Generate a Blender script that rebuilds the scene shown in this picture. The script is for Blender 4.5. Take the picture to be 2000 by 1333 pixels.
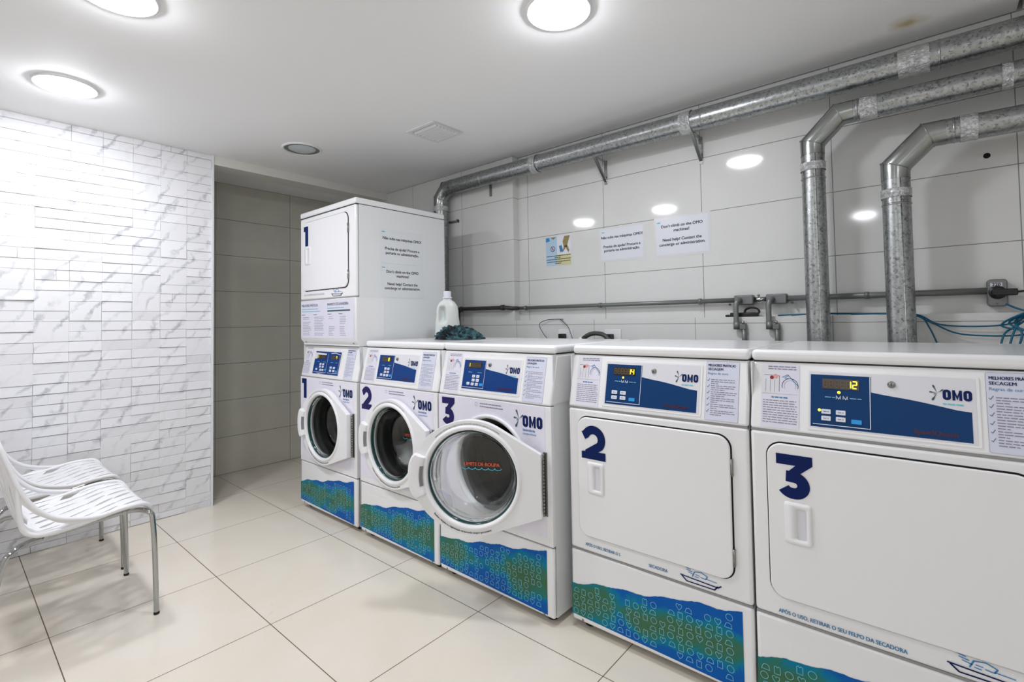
import bpy, bmesh, math, random
from mathutils import Vector, Matrix
from mathutils.geometry import delaunay_2d_cdt
random.seed(7)
for o in list(bpy.data.objects): bpy.data.objects.remove(o)
SC = bpy.context.scene; COL = SC.collection
pi, sin, cos = math.pi, math.sin, math.cos
W = .683                      # machine width
D = 1.122                     # back wall plane
XM = -2.589                   # marble wall plane
H = 2.409                     # ceiling height
LW = D-.07                    # face of the lower wall that carries the ledge
# ---------------------------------------------------------------- camera
cam = bpy.data.cameras.new('camera'); co = bpy.data.objects.new('camera', cam); COL.objects.link(co)
F_ = Vector((-.64969627, .75954137, .0314907)); R_ = Vector((.75950269, .65031446, -.01570869)); U_ = Vector((.03241026, -.0137114, .99938059))
M = Matrix((R_, U_, -F_)).transposed().to_4x4(); M.translation = Vector((1.186, -1.6173, 1.2265))
co.matrix_world = M
cam.sensor_width = 36; cam.lens = 963.3913/2000*36; cam.shift_y = -(666.5-596.566)/2000; cam.clip_start = .05
SC.camera = co
# ---------------------------------------------------------------- world, exposure
w = bpy.data.worlds.new('world'); SC.world = w; w.use_nodes = True
w.node_tree.nodes['Background'].inputs[0].default_value = (.9, .95, 1, 1); w.node_tree.nodes['Background'].inputs[1].default_value = .0
vs = SC.view_settings; vs.view_transform = 'Standard'; vs.look = 'None'; vs.gamma = 1; vs.exposure = 0.88; vs.use_curve_mapping = False
LAMP = 61.0
# lit ceiling spots (last two behind the camera; the final one is unseen, added to light the dryers)
LIT = [(.135, -.088), (-1.995, -1.22), (-.98, -1.215), (.6, -3.2), (2.35, -2.5)]

# ---------------------------------------------------------------- materials
def mat(name, col=(.8, .8, .8), rough=.5, metal=0, emis=None, es=1, trans=0, ior=1.45, spec=None, coat=0):
    m = bpy.data.materials.new(name); m.use_nodes = True
    b = m.node_tree.nodes['Principled BSDF']
    b.inputs['Base Color'].default_value = (*col, 1); b.inputs['Roughness'].default_value = rough; b.inputs['Metallic'].default_value = metal
    b.inputs['IOR'].default_value = ior
    if trans: b.inputs['Transmission Weight'].default_value = trans
    if spec is not None: b.inputs['Specular IOR Level'].default_value = spec
    if coat: b.inputs['Coat Weight'].default_value = coat; b.inputs['Coat Roughness'].default_value = .05
    if emis: b.inputs['Emission Color'].default_value = (*emis, 1); b.inputs['Emission Strength'].default_value = es
    return m
class NG:
    def __init__(s, m): s.t = m.node_tree; s.b = s.t.nodes['Principled BSDF']
    def n(s, typ, **kw):
        x = s.t.nodes.new(typ)
        for k, v in kw.items():
            if k.startswith('i_'):
                key = k[2:]; key = int(key) if key.isdigit() else key.replace('_', ' ')
                x.inputs[key].default_value = v
            else: setattr(x, k, v)
        return x
    def l(s, a, b): s.t.links.new(a, b)
    def math(s, op, a, b=None, c=None):
        x = s.t.nodes.new('ShaderNodeMath'); x.operation = op
        for i, v in enumerate((a, b, c)):
            if v is None: continue
            if isinstance(v, (int, float)): x.inputs[i].default_value = v
            else: s.l(v, x.inputs[i])
        return x.outputs[0]
    def pos(s):
        g = s.n('ShaderNodeTexCoord'); x = s.n('ShaderNodeSeparateXYZ'); s.l(g.outputs['Object'], x.inputs[0]); s.vec = g.outputs['Object']; return x.outputs
    def noise(s, scale, detail=3, rough=.5, dist=0, vec=None):
        x = s.n('ShaderNodeTexNoise'); x.inputs['Scale'].default_value = scale; x.inputs['Detail'].default_value = detail
        x.inputs['Roughness'].default_value = rough; x.inputs['Distortion'].default_value = dist
        s.l(vec or s.vec, x.inputs['Vector']); return x.outputs['Fac']
    def ramp(s, f, stops):
        x = s.n('ShaderNodeValToRGB'); e = x.color_ramp.elements
        while len(e) < len(stops): e.new(.5)
        for i, (p, c) in enumerate(stops): e[i].position = p; e[i].color = (*c, 1)
        s.l(f, x.inputs[0]); return x.outputs[0]
    def mix(s, f, a, b):
        x = s.n('ShaderNodeMix'); x.data_type = 'RGBA'
        if isinstance(f, (int, float)): x.inputs[0].default_value = f
        else: s.l(f, x.inputs[0])
        for i, v in ((6, a), (7, b)):
            if isinstance(v, tuple): x.inputs[i].default_value = (*v, 1)
            else: s.l(v, x.inputs[i])
        return x.outputs[2]
    def line(s, c, origin, pitch, width):      # 1 on joints
        a = s.math('SUBTRACT', c, origin); a = s.math('DIVIDE', a, pitch); a = s.math('FRACT', a)
        a = s.math('SUBTRACT', a, .5); a = s.math('ABSOLUTE', a)
        return s.math('GREATER_THAN', a, .5-width/2/pitch)
    def bump(s, h, dist=.002, st=1):
        x = s.n('ShaderNodeBump'); x.inputs['Distance'].default_value = dist; x.inputs['Strength'].default_value = st
        s.l(h, x.inputs['Height']); s.l(x.outputs[0], s.b.inputs['Normal'])

def tiles(name, col, joint, axes, origin, pitch, jw=.003, rough=.1, cloud=.03, cscale=3, var=None):
    m = mat(name, col, rough); g = NG(m); p = g.pos()
    j = g.math('MAXIMUM', g.line(p[axes[0]], origin[0], pitch[0], jw), g.line(p[axes[1]], origin[1], pitch[1], jw))
    n = g.noise(cscale, 5, .6, .4)
    c2 = var or tuple(v*(1-cloud*3) for v in col)
    base = g.mix(g.ramp(n, [(.35, (0, 0, 0)), (.65, (1, 1, 1))]), tuple(v*(1+cloud) for v in col), c2)
    g.l(g.mix(j, base, joint), g.b.inputs['Base Color'])
    g.l(g.math('MULTIPLY_ADD', j, .5, rough), g.b.inputs['Roughness'])
    g.bump(g.math('SUBTRACT', 1, j), .0015, .6)
    return m
m_floor = tiles('floor_porcelain', (.755, .69, .58), (.16, .11, .075), (0, 1), (-2.116, -.709), (.5993, .5993), .0035, .22, .03, 2.3, (.80, .745, .655))
g = NG(m_floor); g.pos()
scf = g.ramp(g.noise(9, 6, .75, 2.5), [(.66, (0, 0, 0)), (.72, (1, 1, 1))])
old = g.b.inputs['Base Color'].links[0].from_socket; g.l(g.mix(g.math('MULTIPLY', scf, .22), old, (.42, .38, .30)), g.b.inputs['Base Color'])
m_wall = tiles('glossy_wall_tile', (.70, .70, .68), (.22, .22, .20), (0, 2), (.842, 1.508), (.612, .3), .0032, .07, .01)
m_low = tiles('lower_wall_tile', (.70, .70, .68), (.28, .28, .26), (0, 2), (.203, 1.196), (.629, .6), .003, .09, .01)
m_alcove = tiles('alcove_wall_tile', (.63, .62, .54), (.22, .215, .17), (1, 2), (.48, 1.508), (.612, .3), .004, .2, .015, 5)
m_ceil = mat('ceiling_paint', (.93, .93, .925), .7)
g = NG(m_ceil); p = g.pos()
dx = g.math('SUBTRACT', p[0], 1.144); dy = g.math('SUBTRACT', p[1], .93)
r2 = g.math('SQRT', g.math('ADD', g.math('MULTIPLY', dx, dx), g.math('MULTIPLY', dy, dy)))
nn = g.noise(14, 4); st = g.math('ADD', r2, g.math('MULTIPLY', g.math('SUBTRACT', nn, .5), .09))
g.l(g.ramp(st, [(.008, (.55, .47, .28)), (.03, (.78, .75, .66)), (.075, (.93, .93, .925))]), g.b.inputs['Base Color'])
m_paint = mat('plain_white_paint', (.86, .86, .85), .6)
m_beam = mat('beam_paint', (.74, .73, .68), .6)
m_trimw = mat('white_aluminium_trim', (.80, .81, .82), .35)
m_dark = mat('dark_gap', (.01, .01, .01), .9)
# marble
m_marble = mat('veined_white_marble', (.8, .8, .8), .32); g = NG(m_marble); p = g.pos()
mp = g.n('ShaderNodeMapping'); mp.inputs['Rotation'].default_value = (-.95, 0, 0); mp.inputs['Scale'].default_value = (1, 1, 1); g.l(g.vec, mp.inputs[0])
wv = g.n('ShaderNodeTexWave'); wv.wave_type = 'BANDS'; wv.bands_direction = 'Z'; wv.inputs['Scale'].default_value = 3.4; wv.inputs['Distortion'].default_value = 7
wv.inputs['Detail'].default_value = 5; wv.inputs['Detail Scale'].default_value = 1.6; wv.inputs['Detail Roughness'].default_value = .62; g.l(mp.outputs[0], wv.inputs['Vector'])
vein = g.ramp(wv.outputs['Fac'], [(.0, (1, 1, 1)), (.06, (.6, .6, .6)), (.20, (0, 0, 0))])
cl = g.ramp(g.noise(6.5, 4, .6, 1), [(.46, (0, 0, 0)), (.68, (1, 1, 1))])
vs_ = g.math('MULTIPLY', g.math('MULTIPLY', vein, .62), g.math('ADD', cl, .10))
base = g.mix(g.math('MULTIPLY', g.noise(2.0, 3), .5), (.85, .85, .86), (.75, .75, .78))
g.l(g.mix(vs_, base, (.30, .31, .34)), g.b.inputs['Base Color'])
# appliances
m_en = mat('white_enamel', (.86, .86, .865), .22, coat=.3)
m_side = mat('white_side_sheet', (.80, .82, .82), .33)
g = NG(m_side); g.pos(); g.bump(g.noise(260, 2), .0006, .25)
m_lilac = mat('white_vinyl_wrap', (.83, .81, .90), .3)
m_plast = mat('white_plastic', (.86, .86, .87), .3)
m_seal = mat('grey_rubber_seal', (.22, .22, .22), .5)
m_drum = mat('drum_steel', (.012, .014, .012), .5, .5)
m_gask = mat('black_rubber_gasket', (.010, .012, .010), .4)
m_black = mat('black_plastic', (.012, .012, .012), .35)
m_chrome = mat('chrome', (.42, .43, .43), .08, 1)
m_hinge = mat('hinge_steel', (.28, .28, .26), .35, 1)
m_glass = mat('door_glass', (.93, .97, .96), .01, trans=1, ior=1.46)
_t = m_glass.node_tree; _o = _t.nodes['Material Output']; _mx = _t.nodes.new('ShaderNodeMixShader'); _tr = _t.nodes.new('ShaderNodeBsdfTransparent')
_t.nodes['Principled BSDF'].inputs['Specular IOR Level'].default_value = .3; _mx.inputs[0].default_value = .22; _t.links.new(_t.nodes['Principled BSDF'].outputs[0], _mx.inputs[1]); _t.links.new(_tr.outputs[0], _mx.inputs[2]); _t.links.new(_mx.outputs[0], _o.inputs[0])
m_tealrim = mat('dark_teal_glass_edge', (.012, .06, .06), .12)
m_navy = mat('navy_vinyl', (.001, .012, .095), .5, spec=.2)
m_purple = mat('indigo_vinyl', (.016, .012, .105), .5, spec=.2)
m_pblue = mat('panel_blue', (.0, .038, .145), .45, spec=.25)
m_pblue2 = mat('panel_blue_bright', (.0, .04, .20), .45, spec=.25)
m_sky = mat('light_blue_print', (.02, .22, .52), .4)
m_teal = mat('teal_print', (.03, .20, .40), .4)
m_splash = mat('splash_green_print', (.03, .09, .075), .4)
m_btn = mat('button_white', (.75, .78, .85), .4)
m_btnb = mat('button_blue', (.02, .32, .75), .4)
m_disp = mat('display_window', (.035, .022, .008), .25)
m_segd = mat('unlit_segment', (.12, .085, .05), .4)
m_seg = mat('lit_yellow_segment', (.9, .75, .05), .4, emis=(1, .85, .04), es=.9)
m_red = mat('red_print', (.22, .015, .015), .4)
m_darkred = mat('dark_red_print', (.07, .012, .03), .4)
m_orange = mat('orange_print', (.75, .12, .05), .4)
m_pink = mat('pink_print', (.75, .33, .33), .4)
m_cyan = mat('cyan_print', (.10, .55, .70), .4)
m_seamg = mat('grey_seam_shade', (.30, .30, .30), .7)  # grey standing in for shade in the panel seams
m_paper = mat('instruction_paper', (.74, .73, .83), .5)
m_paper2 = mat('lilac_paper', (.66, .68, .80), .5)
m_ink = mat('grey_ink', (.24, .23, .30), .6)
m_ink2 = mat('pale_grey_ink', (.36, .36, .46), .6)
m_inkk = mat('black_ink', (.03, .03, .04), .6)
m_lamin = mat('laminated_white_paper', (.70, .72, .77), .25)
m_film = mat('laminating_film', (.68, .69, .70), .2)
m_plate = mat('control_plate', (.72, .72, .76), .3)
m_icon = mat('pale_icon_print', (.25, .60, .72), .4)
# wave art
m_wave = mat('painted_wave_vinyl', (.0, .2, .5), .5, spec=.2); g = NG(m_wave); p = g.pos()
zc = g.math('SUBTRACT', p[2], g.math('MULTIPLY_ADD', p[0], .06, .125)); zc = g.math('DIVIDE', g.math('ABSOLUTE', zc), .125)
oi = g.n('ShaderNodeObjectInfo'); vm = g.n('ShaderNodeVectorMath'); vm.operation = 'ADD'; g.l(g.vec, vm.inputs[0])
cx_ = g.n('ShaderNodeCombineXYZ'); g.l(g.math('MULTIPLY', oi.outputs['Random'], 7), cx_.inputs[1]); g.l(cx_.outputs[0], vm.inputs[1])
f = g.math('ADD', zc, g.math('MULTIPLY', g.math('SUBTRACT', g.noise(5.5, 4, .55, .4, vm.outputs[0]), .47), 2.3))
g.l(g.ramp(f, [(.10, (.055, .15, .075)), (.38, (.02, .18, .15)), (.56, (.0, .19, .33)), (.76, (.0, .10, .41))]), g.b.inputs['Base Color'])
# galvanised
m_galv = mat('galvanised_steel', (.5, .52, .52), .33, 1); g = NG(m_galv); g.pos()
vor = g.n('ShaderNodeTexVoronoi'); vor.inputs['Scale'].default_value = 75; g.l(g.vec, vor.inputs['Vector'])
dr = g.ramp(g.noise(95, 3, .65, .6), [(.54, (0, 0, 0)), (.64, (1, 1, 1))])
c = g.mix(vor.outputs['Color'], (.46, .48, .48), (.62, .64, .64))
bw = g.n('ShaderNodeRGBToBW'); g.l(vor.outputs['Color'], bw.inputs[0])
c = g.mix(bw.outputs[0], (.30, .315, .315), (.46, .475, .475))
g.l(g.mix(g.math('MULTIPLY', dr, .65), c, (.07, .075, .075)), g.b.inputs['Base Color'])
g.l(g.math('MULTIPLY_ADD', g.noise(40, 2), .2, .22), g.b.inputs['Roughness'])
m_elbow = mat('plain_galvanised_elbow', (.34, .355, .345), .27, 1)
g = NG(m_elbow); g.pos(); g.l(g.math('MULTIPLY_ADD', g.noise(25, 3), .18, .14), g.b.inputs['Roughness'])
m_tape = mat('crumpled_foil_tape', (.62, .63, .63), .24, .9); g = NG(m_tape); g.pos(); g.bump(g.noise(45, 5, .6, 1.5), .012, 1)
m_cond = mat('grey_conduit', (.19, .20, .195), .38, .35)
m_condd = mat('black_pipe', (.04, .042, .04), .4)
m_cable = mat('blue_cable', (.0, .11, .20), .45)
m_wire = mat('dark_wire', (.03, .04, .08), .45)
m_hose = mat('ribbed_dark_hose', (.05, .052, .05), .35)
m_lampon = mat('lit_lamp_diffuser', (1, 1, 1), .5, emis=(.935, .955, 1.02), es=LAMP)
m_frost = mat('frosted_glass', (.60, .66, .68), .15)
m_lampring = mat('lamp_ring', (.82, .83, .84), .3)
m_bottle = mat('translucent_white_jug', (.66, .70, .67), .35); m_bottle.node_tree.nodes['Principled BSDF'].inputs['Subsurface Weight'].default_value = .3
m_cloth1 = mat('teal_cloth', (.03, .085, .10), .85); g = NG(m_cloth1); g.pos()
g.l(g.ramp(g.noise(16, 4, .6, 1), [(.42, (.003, .004, .005)), (.50, (.015, .05, .06)), (.62, (.06, .15, .17))]), g.b.inputs['Base Color'])
m_chair = mat('white_chair_plastic', (.83, .83, .84), .3)
m_laundry = mat('white_laundry', (.85, .85, .85), .9)

# ---------------------------------------------------------------- mesh builder
class MB:
    def __init__(s): s.v = []; s.f = []; s.m = []; s.mats = []; s.sm = []
    def mi(s, m):
        if m not in s.mats: s.mats.append(m)
        return s.mats.index(m)
    def add(s, vs, fs, m, smooth=False):
        k = len(s.v); s.v += [tuple(v) for v in vs]; i = s.mi(m)
        for f in fs: s.f.append(tuple(a+k for a in f)); s.m.append(i); s.sm.append(smooth)
    def box(s, a, b, m):
        (x0, y0, z0), (x1, y1, z1) = a, b
        s.add([(x0, y0, z0), (x1, y0, z0), (x1, y1, z0), (x0, y1, z0), (x0, y0, z1), (x1, y0, z1), (x1, y1, z1), (x0, y1, z1)],
              [(0, 3, 2, 1), (4, 5, 6, 7), (0, 1, 5, 4), (1, 2, 6, 5), (2, 3, 7, 6), (3, 0, 4, 7)], m)
    def prism(s, pts, fn0, fn1, m, caps=(1, 1), smooth=False):   # pts 2D; fn maps 2D->3D for both ends
        n = len(pts); s.add([fn0(*p) for p in pts]+[fn1(*p) for p in pts], [(i, (i+1) % n, n+(i+1) % n, n+i) for i in range(n)], m, smooth)
        if caps[0]: s.add([fn0(*p) for p in pts], [tuple(range(n))[::-1]], m)
        if caps[1]: s.add([fn1(*p) for p in pts], [tuple(range(n))], m)
    def poly(s, pts, fn, m): s.add([fn(*p) for p in pts], [tuple(range(len(pts)))], m)
    def rings(s, rings, m, close=False, caps=(0, 0), smooth=True):
        n = len(rings[0]); vs = [v for r in rings for v in r]; fs = []
        for k in range(len(rings)-1+(1 if close else 0)):
            a, b = k*n, ((k+1) % len(rings))*n
            fs += [(a+i, a+(i+1) % n, b+(i+1) % n, b+i) for i in range(n)]
        s.add(vs, fs, m, smooth)
        if caps[0]: s.add(rings[0], [tuple(range(n))[::-1]], m)
        if caps[1]: s.add(rings[-1], [tuple(range(n))], m)
    def lathe(s, prof, c, ax, m, n=48, caps=(0, 0), close=False):   # prof (r,h); ax in xyz
        R = []
        for r, h in prof:
            ring = []
            for i in range(n):
                a = 2*pi*i/n; q = {'z': (r*cos(a), r*sin(a), h), 'y': (r*cos(a), h, r*sin(a)), 'x': (h, r*cos(a), r*sin(a))}[ax]
                ring.append((c[0]+q[0], c[1]+q[1], c[2]+q[2]))
            R.append(ring)
        s.rings(R, m, close, caps)
    def tube(s, pts, r, m, n=12, caps=(1, 1), smooth=True):
        P = [Vector(p) for p in pts]; k = len(P); R = []
        d0 = (P[1]-P[0]).normalized(); up = Vector((0, 0, 1)) if abs(d0.z) < .9 else Vector((0, 1, 0))
        X = d0.cross(up).normalized(); Y = X.cross(d0).normalized()
        prev = d0
        for i, p in enumerate(P):
            a = (P[i]-P[i-1]).normalized() if i else d0; b = (P[i+1]-P[i]).normalized() if i < k-1 else a
            q = prev.rotation_difference(a); X = q @ X; Y = q @ Y; prev = a
            t = (a+b); t = t.normalized() if t.length > 1e-6 else a
            rr = r[i] if isinstance(r, (list, tuple)) else r
            ring = []
            for j in range(n):
                o = X*(rr*cos(2*pi*j/n))+Y*(rr*sin(2*pi*j/n))
                o = o-a*(o.dot(t)/max(.2, a.dot(t)))           # mitre plane
                ring.append(tuple(p+o))
            R.append(ring)
        s.rings(R, m, False, caps, smooth)
    def stroke(s, pts, w, fn, m, closed=False):
        n = len(pts); L = []; Rr = []
        for i in range(n):
            if closed: a, b = pts[i-1], pts[(i+1) % n]
            else: a, b = pts[max(i-1, 0)], pts[min(i+1, n-1)]
            p = pts[i]
            d1 = Vector((p[0]-a[0], p[1]-a[1])); d2 = Vector((b[0]-p[0], b[1]-p[1]))
            if d1.length < 1e-9: d1 = d2
            if d2.length < 1e-9: d2 = d1
            d1.normalize(); d2.normalize(); t = d1+d2
            if t.length < 1e-6: t = d1.copy()
            t.normalize(); nrm = Vector((-t.y, t.x)); k = w/2/max(.45, abs(nrm.dot(Vector((-d1.y, d1.x)))))
            L.append(fn(p[0]+nrm.x*k, p[1]+nrm.y*k)); Rr.append(fn(p[0]-nrm.x*k, p[1]-nrm.y*k))
        rng = range(n if closed else n-1)
        s.add(L+Rr, [(i, (i+1) % n, n+(i+1) % n, n+i) for i in rng], m)
    def text(s, st, size, fn, m, x=0, y=0, align='LEFT', bold=0, sx=1):
        c = bpy.data.curves.new('t', 'FONT'); c.body = st; c.size = size; c.align_x = align; c.resolution_u = 3
        o = bpy.data.objects.new('t', c); COL.objects.link(o); dg = bpy.context.evaluated_depsgraph_get(); me = o.evaluated_get(dg).to_mesh()
        fs = [tuple(pp.vertices) for pp in me.polygons]; w_ = min(bold*2, size*.06)
        for k_, (dx_, dy_) in enumerate(((0, 0),) if not bold else ((-w_/2, -w_/3), (w_/2, -w_/3), (-w_/2, w_/3), (w_/2, w_/3))):
            q_ = [fn(x+v.co.x*sx+dx_, y+v.co.y+dy_) for v in me.vertices]
            s.add([(a+.00012*k_, c-.00012*k_, d) for a, c, d in q_], fs, m)
        o.evaluated_get(dg).to_mesh_clear(); bpy.data.objects.remove(o); bpy.data.curves.remove(c)
    def build(s, name, parent=None, bevel=0, seg=2, loc=None, rotz=0, sub=0, solid=0, merge=True, fixn=True):
        me = bpy.data.meshes.new(name); me.from_pydata(s.v, [], s.f)
        for m in s.mats: me.materials.append(m)
        for pl, i, sm in zip(me.polygons, s.m, s.sm): pl.material_index = i; pl.use_smooth = sm
        if merge or fixn:
            bm = bmesh.new(); bm.from_mesh(me)
            if merge: bmesh.ops.remove_doubles(bm, verts=bm.verts, dist=1e-6)
            if fixn: bmesh.ops.recalc_face_normals(bm, faces=bm.faces)
            bm.to_mesh(me); bm.free()
        o = bpy.data.objects.new(name, me); COL.objects.link(o)
        if parent: o.parent = parent
        if loc: o.location = loc
        o.rotation_euler.z = rotz
        if solid: md = o.modifiers.new('s', 'SOLIDIFY'); md.thickness = solid; md.offset = 0
        if bevel:
            md = o.modifiers.new('b', 'BEVEL'); md.width = bevel; md.segments = seg; md.limit_method = 'ANGLE'; md.angle_limit = math.radians(38); md.harden_normals = False
            for pl in me.polygons: pl.use_smooth = True
            me.set_sharp_from_angle(angle=math.radians(50)) if hasattr(me, 'set_sharp_from_angle') else None
        if sub: md = o.modifiers.new('u', 'SUBSURF'); md.levels = sub; md.render_levels = sub
        return o
def tag(o, label=None, cat=None, group=None, kind=None):
    if label: o['label'] = label
    if cat: o['category'] = cat
    if group: o['group'] = group
    if kind: o['kind'] = kind
    return o
def empty(name, loc, label, cat, group=None):
    o = bpy.data.objects.new(name, None); COL.objects.link(o); o.location = loc; o.empty_display_size = .1
    return tag(o, label, cat, group)
def st(o): o['kind'] = 'structure'; return o
def smooth_path(pts, k=6):
    P = [Vector(p) for p in pts]; out = []
    for i in range(len(P)-1):
        a, b, c_, d = P[max(i-1, 0)], P[i], P[i+1], P[min(i+2, len(P)-1)]
        for j in range(k):
            t = j/k; out.append(.5*((2*b)+(c_-a)*t+(2*a-5*b+4*c_-d)*t*t+(3*b-a-3*c_+d)*t**3))
    return out+[P[-1]]
def arc(cx, cy, r, a0, a1, n=12, ry=None):
    ry = ry or r
    return [(cx+r*cos(math.radians(a0+(a1-a0)*i/n)), cy+ry*sin(math.radians(a0+(a1-a0)*i/n))) for i in range(n+1)]
def rrect(x0, z0, x1, z1, r, n=5):
    return arc(x1-r, z1-r, r, 0, 90, n)+arc(x0+r, z1-r, r, 90, 180, n)+arc(x0+r, z0+r, r, 180, 270, n)+arc(x1-r, z0+r, r, 270, 360, n)
front = lambda n=.001: (lambda a, b: (a, -n, b))

# ================================================================= SETTING
XR, YF = 3.2, -4.2
b = MB(); b.box((-3.3, YF, -.05), (XR, D+.2, 0), m_floor); st(b.build('floor'))
GX = 1.468
b = MB(); b.box((XM-.75, YF, H), (GX, D-.006, H+.04), m_ceil); st(b.build('ceiling'))
b = MB(); b.box((GX+.016, YF, H), (XR, D-.006, H+.04), m_ceil); st(b.build('ceiling'))
b = MB(); b.box((XM-.75, YF, H+.05), (XR, D+.2, H+.09), m_dark); st(b.build('ceiling'))
b = MB(); b.box((-3.3, D, 1.0), (XR, D+.1, H+.05), m_wall); st(b.build('wall_back'))
b = MB(); b.box((-3.3, LW, 0), (XR, D, 1.228), m_low); st(b.build('wall_back'))
b = MB(); b.box((-3.3, D-.062, 1.228), (-1.08, D, H), m_wall); o = st(b.build('wall_back'))
b = MB(); b.box((XR, YF, 0), (XR+.1, D+.1, H+.05), m_paint); st(b.build('wall_right'))
b = MB(); b.box((-3.3, YF-.1, 0), (XR, YF, H+.05), m_paint); st(b.build('wall_front'))
# alcove beyond the marble wall
b = MB(); b.box((-3.37, -1.2, 0), (-3.27, D+.1, H), m_alcove); st(b.build('wall_left'))
b = MB(); b.box((XM-.16, -.374, 2.347), (XM, D-.062, H), m_beam); st(b.build('trim_1'))
# marble relief wall
b = MB(); b.box((XM-.16, YF, 0), (XM-.012, -.384, H), m_marble)
rowh, colw = .0583, .1465
zc0 = 0
ncol = int((-.384-YF)/colw)+1
for c in range(ncol):
    y1 = -.386-c*colw; y0 = max(y1-colw, YF)
    z = -.02; k = 0
    while z < H:
        hh = rowh*(2 if random.random() < .07 else 1)
        z0, z1 = max(z, 0), min(z+hh, H)
        if z1-z0 > .004:
            dt = random.choice((.003, .004, .004, .0055)); db = dt+random.choice((0, .001, .003, .0045)); cb = random.choice((.0008, .003, .004, .0045))
            if random.random() < .15: dt, db = db, dt*.6
            sk = random.uniform(-.004, .004) if random.random() < .15 else 0; dl = random.choice((0, 0, 0, .002)); x = XM-.011
            gp = 0; ch = random.choice((.0002, .0002, .0002, .0015))
            ya, yb = y0+gp, y1-gp
            cut = ya+random.uniform(.35, .65)*(yb-ya) if random.random() < .06 else None
            for (u0, u1) in ([(ya, yb)] if cut is None else [(ya, cut), (cut, yb)]):
                a0 = [(x-.001, u0, z0+.0003), (x-.001, u1, z0+.0003), (x-.001, u1, z1), (x-.001, u0, z1)]
                ddl = dl if random.random() < .5 else -dl*.4
                a1 = [(x+max(.0008, db+ddl), u0+ch+abs(sk), z0+cb), (x+max(.0008, db-ddl), u1-ch, z0+cb), (x+max(.0008, dt-ddl), u1-ch-max(0, sk), z1-.0012), (x+max(.0008, dt+ddl), u0+ch, z1-.0012)]
                b.add(a0+a1, [(4, 5, 6, 7), (0, 1, 5, 4), (1, 2, 6, 5), (2, 3, 7, 6), (3, 0, 4, 7)], m_marble)
        z += hh; k += 1
st(b.build('wall_left', merge=False, fixn=False))
b = MB(); b.box((XM-.02, -.386, 0), (XM+.006, -.372, H), m_trimw); b.box((XM-.16, -.374, 0), (XM-.004, -.372, H), m_trimw); st(b.build('trim_2', bevel=.0015))
b = MB(); b.lathe([(0, .0), (.011, 0), (.011, -.001), (0, -.001)], (1.367, D, 1.86), 'y', m_dark, 16)
tag(b.build('drill_hole'), 'small round dark hole in the wall tile below the right-hand duct', 'hole')

# ================================================================= CEILING FITTINGS
names_l = ['round lit ceiling spotlight nearest the ducts, top centre of the photo', 'round lit ceiling spotlight close to the marble wall above the chairs',
           'round lit ceiling spotlight cut by the top edge of the photo at upper left', 'round lit ceiling spotlight in the front of the room, behind the viewer', 'added unseen round ceiling spotlight near the right wall, brightening the dryers']
def spot(i, x, y, lit=True):
    r = empty('ceiling_spotlight', (x, y, H), names_l[i] if lit else 'unlit round recessed spotlight with bright rim beyond the lit ones', 'ceiling light', 'recessed round spotlights')
    b = MB(); b.lathe([(.112, -.002), (.114, -.009), (.120, -.010), (.126, -.006), (.127, 0)], (0, 0, 0), 'z', m_lampring, 56); b.build('trim_ring', r)
    b = MB()
    if lit:
        b.lathe([(.0001, -.034), (.05, -.032), (.09, -.022), (.112, -.006)], (0, 0, 0), 'z', m_lampon, 56); b.build('diffuser', r, fixn=False)
    else:
        b.lathe([(.113, -.003), (.095, -.006), (.088, -.003), (.086, -.001)], (0, 0, 0), 'z', m_chrome, 56); b.build('reflector', r)
        b = MB(); b.lathe([(.086, -.0015), (.06, -.009), (.02, -.011), (.0001, -.011)], (0, 0, 0), 'z', m_frost, 48); b.build('frosted_lens', r)
for i, (x, y) in enumerate(LIT): spot(i, x, y)
spot(0, -2.018, -.025, False)
r = empty('ceiling_vent', (-1.135, .385, H), 'square white slatted air vent in the ceiling', 'vent')
b = MB()
for a, c in (((-.125, -.125), (.125, -.10)), ((-.125, .10), (.125, .125)), ((-.125, -.1), (-.1, .1)), ((.1, -.1), (.125, .1))): b.box((a[0], a[1], -.008), (c[0], c[1], 0), m_trimw)
b.build('vent_frame', r, bevel=.002)
for k in range(7):
    y = -.088+k*.0285; b = MB(); b.prism([(y, -.002), (y+.014, -.012), (y+.0165, -.011), (y+.003, 0)], lambda p, q: (-.1, p, q), lambda p, q: (.1, p, q), m_trimw); b.build('slat', r)
b = MB(); b.box((-.1, -.1, -.001), (.1, .1, 0), m_black); b.build('vent_backing', r)  # black sheet paints in the shade between the slats

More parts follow.
